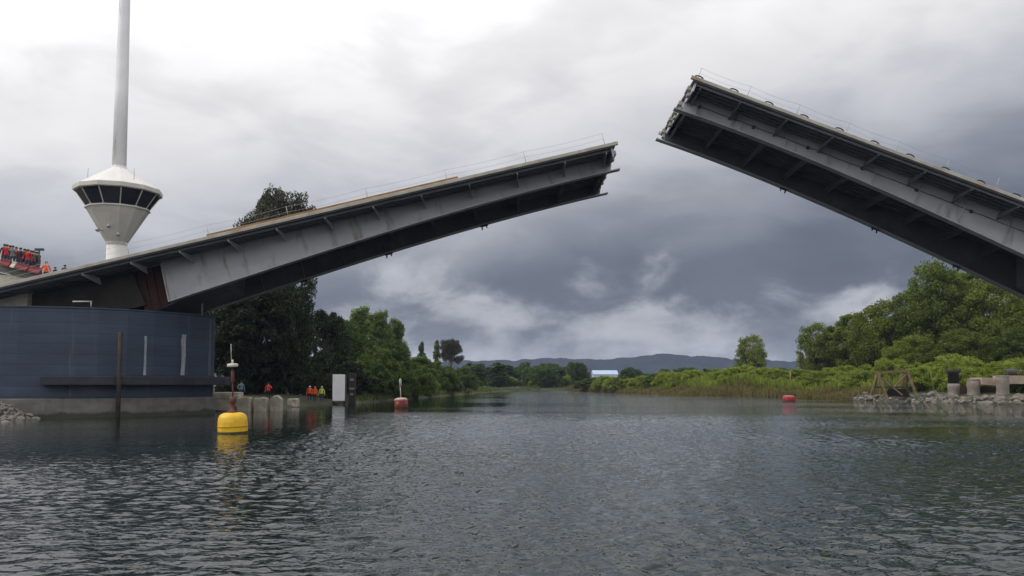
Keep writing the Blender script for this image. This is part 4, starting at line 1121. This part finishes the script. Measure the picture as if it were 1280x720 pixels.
plant('mid1', 430, 140, 400, 60, 'mid green tree left of the pale poplars', G1)
plant('pop1', 452, 150, 384, 44, 'tallest pale green poplar on the left bank', G1)
plant('pop2', 476, 152, 389, 40, 'pale poplar right of the tallest one', G1)
plant('pop1', 494, 158, 399, 36, 'shorter pale poplar at the right end of its row', G1)
plant('pop2', 464, 160, 392, 40, 'poplar standing behind the two tallest ones', G1)
plant('mid1', 486, 140, 425, 66, 'bushy green tree below the pale poplars', G1)
plant('mid1', 522, 168, 446, 60, 'spreading green tree right of the poplars', G1)
plant('far2', 527, 235, 428, 13, 'left one of two small dark cypress shapes above the far trees', G1)
plant('far2', 546, 240, 426, 12, 'right one of two small dark cypress shapes above the far trees', G1)
plant('euc', 564, 255, 424, 34, 'far eucalyptus with a tufted crown above the bank trees', G1)
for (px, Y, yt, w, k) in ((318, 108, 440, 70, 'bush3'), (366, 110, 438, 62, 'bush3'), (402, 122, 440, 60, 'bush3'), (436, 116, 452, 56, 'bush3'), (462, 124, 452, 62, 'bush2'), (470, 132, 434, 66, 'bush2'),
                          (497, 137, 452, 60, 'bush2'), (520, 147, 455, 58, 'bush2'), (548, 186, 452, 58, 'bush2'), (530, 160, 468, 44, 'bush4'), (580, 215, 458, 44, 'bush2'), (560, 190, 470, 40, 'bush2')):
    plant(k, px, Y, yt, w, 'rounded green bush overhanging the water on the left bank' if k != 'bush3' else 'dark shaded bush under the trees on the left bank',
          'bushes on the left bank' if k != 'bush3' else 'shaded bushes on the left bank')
rr_ = random.Random(3)
def shoreY(px): return float(np.interp(px, [720, 776, 860, 1000, 1075, 1180, 1280, 1340], [288, 231, 175, 154, 131, 114, 101, 95]))
for i in range(34):
    px = 580 + i * 6.2 + rr_.uniform(-3, 3); Y = rr_.uniform(300, 420)
    if 733 < px < 782: continue
    plant(rr_.choice(['far1', 'far1', 'mid1', 'far2']), px, Y, rr_.uniform(451, 462) + max(0, px - 690) * 0.05, rr_.uniform(15, 30), 'small far tree in the line beyond the bend of the river', 'trees beyond the river bend')
for i in range(22):
    px = 590 + i * 8 + rr_.uniform(-4, 4); Y = rr_.uniform(299, 320)
    plant(rr_.choice(['bush2', 'bush1', 'bush2']), px, Y, rr_.uniform(466, 476) if px < 725 else 478, rr_.uniform(16, 30), 'low bush along the far shore of the river bend', 'bushes along the far shore')
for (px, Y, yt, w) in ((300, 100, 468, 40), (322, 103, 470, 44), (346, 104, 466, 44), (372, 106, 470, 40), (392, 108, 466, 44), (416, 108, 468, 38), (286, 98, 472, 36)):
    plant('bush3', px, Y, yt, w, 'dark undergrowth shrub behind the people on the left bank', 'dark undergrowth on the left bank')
# right bank
G2 = 'trees on the right bank'
plant('r1', 1172, 158, 329, 118, 'tallest broad green tree on the right bank under the raised leaf', G2)
plant('r1', 1248, 150, 348, 110, 'large dark green tree at the right edge of the picture', G2)
plant('r2', 1215, 165, 340, 80, 'green tree between the two largest ones on the right', G2)
plant('r1', 1312, 158, 346, 110, 'big tree cut off by the right picture edge', G2)
plant('r1', 1103, 165, 376, 88, 'round green tree left of the tallest one on the right bank', G2)
plant('r2', 1070, 175, 392, 58, 'narrow green tree in the middle of the descending right row', G2)
plant('r3', 1018, 185, 404, 50, 'light yellow-green tree at the left end of the right wood', G2)
plant('r2', 1044, 182, 408, 44, 'small green tree right of the yellow-green one', G2)
plant('r3', 938, 215, 419, 46, 'single round tree standing apart on the right bank', G2)
plant('r1', 1140, 150, 420, 80, 'lower green tree in front of the tallest one', G2)
plant('r1', 1205, 145, 412, 90, 'dark lower tree under the tallest crowns', G2)
plant('r1', 1275, 140, 410, 90, 'lower tree near the right edge below the large crowns', G2)
for i in range(30):
    px = 925 + i * 13.5 + rr_.uniform(-5, 5); Y = shoreY(px) + rr_.uniform(12, 26)
    plant(rr_.choice(['bush1', 'bush4']), px, Y, (460 if px < 1080 else 452) + rr_.uniform(-4, 8), rr_.uniform(50, 75), 'bright lime green willow bush behind the reeds on the right bank', 'willow bushes on the right bank')
plant('bush1', 1190, 132, 443, 116, 'largest bright green bush mound behind the ruined jetty', 'willow bushes on the right bank')
plant('bush4', 1268, 124, 452, 60, 'bright green bush behind the rightmost jetty slab', 'willow bushes on the right bank')
for i in range(46):
    px = 745 + i * 5.0 + rr_.uniform(-5, 5); Y = shoreY(px) + rr_.uniform(12, 60)
    if 728 < px < 790: Y = shoreY(px) + 10; yt = 471.5 + rr_.uniform(-1, 1)
    else: yt = float(np.interp(px, [790, 830, 930], [473, 466, 461])) + rr_.uniform(-3, 5)
    plant(rr_.choice(['bush1', 'bush4']) if i % 7 else 'bush2', px, Y, yt, rr_.uniform(30, 56), 'low green bush in the meadow behind the reeds', 'meadow bushes on the right bank')
for i in range(22):
    px = 785 + i * 14 + rr_.uniform(-6, 6); Y = rr_.uniform(330, 480)
    plant(rr_.choice(['far1', 'mid1']), px, Y, rr_.uniform(459, 467), rr_.uniform(18, 34), 'small far tree behind the meadow on the right bank', 'far trees behind the meadow')
# reeds and grass
def blades(name, n, xr, yr, cond, hr, wid, m):
    r = np.random.default_rng(21)
    x = r.uniform(*xr, n); y = r.uniform(*yr, n); d = river_dist(x, y)
    k = cond(x, y, d); x, y, d = x[k], y[k], d[k]
    z = np.maximum(gh(x, y), -0.35); h = r.uniform(*hr, len(x)) * (0.7 + 0.5 * np.sin(x * 0.31) * np.sin(y * 0.23) ** 2 + 0.2)
    a = r.random(len(x)) * 6.28; w = wid * r.uniform(0.6, 1.4, len(x)); lx, ly = r.normal(0, 0.18, (2, len(x))) * h
    co = np.stack([np.stack([x - np.cos(a) * w, y - np.sin(a) * w, z], -1), np.stack([x + np.cos(a) * w, y + np.sin(a) * w, z], -1),
                   np.stack([x + np.cos(a) * w * .5 + lx, y + np.sin(a) * w * .5 + ly, z + h], -1), np.stack([x - np.cos(a) * w * .5 + lx, y - np.sin(a) * w * .5 + ly, z + h], -1)], 1).reshape(-1, 3)
    q = np.arange(4 * len(x)).reshape(-1, 4)
    return tag(link(name, np_mesh(name, co, q, m)), kind='stuff')
blades('reeds', 120000, (20, 60), (128, 300), lambda x, y, d: (d > -1.0) & (d < 5.5) & (x > 15) & ~((y < 134) & (x > 53)), (0.8, 1.6), 0.06, M['reed'])
blades('grass', 160000, (-30, 120), (100, 300), lambda x, y, d: (d > 3.0) & (d < 22) & (x > 15) & ~((y < 136) & (x > 50) & (d < 9)), (0.5, 1.3), 0.08, M['grass'])
blades('bank_grass', 60000, (-45, 10), (78, 300), lambda x, y, d: (d > 0.2) & (d < 6) & (y > 106), (0.3, 0.9), 0.07, M['grass'])
blades('meadow_grass', 260000, (25, 110), (120, 280), lambda x, y, d: (d > 4.5) & (d < 30) & (x > 20) & ~((y < 137) & (d < 9)), (1.2, 2.9), 0.11, M['meadow'])
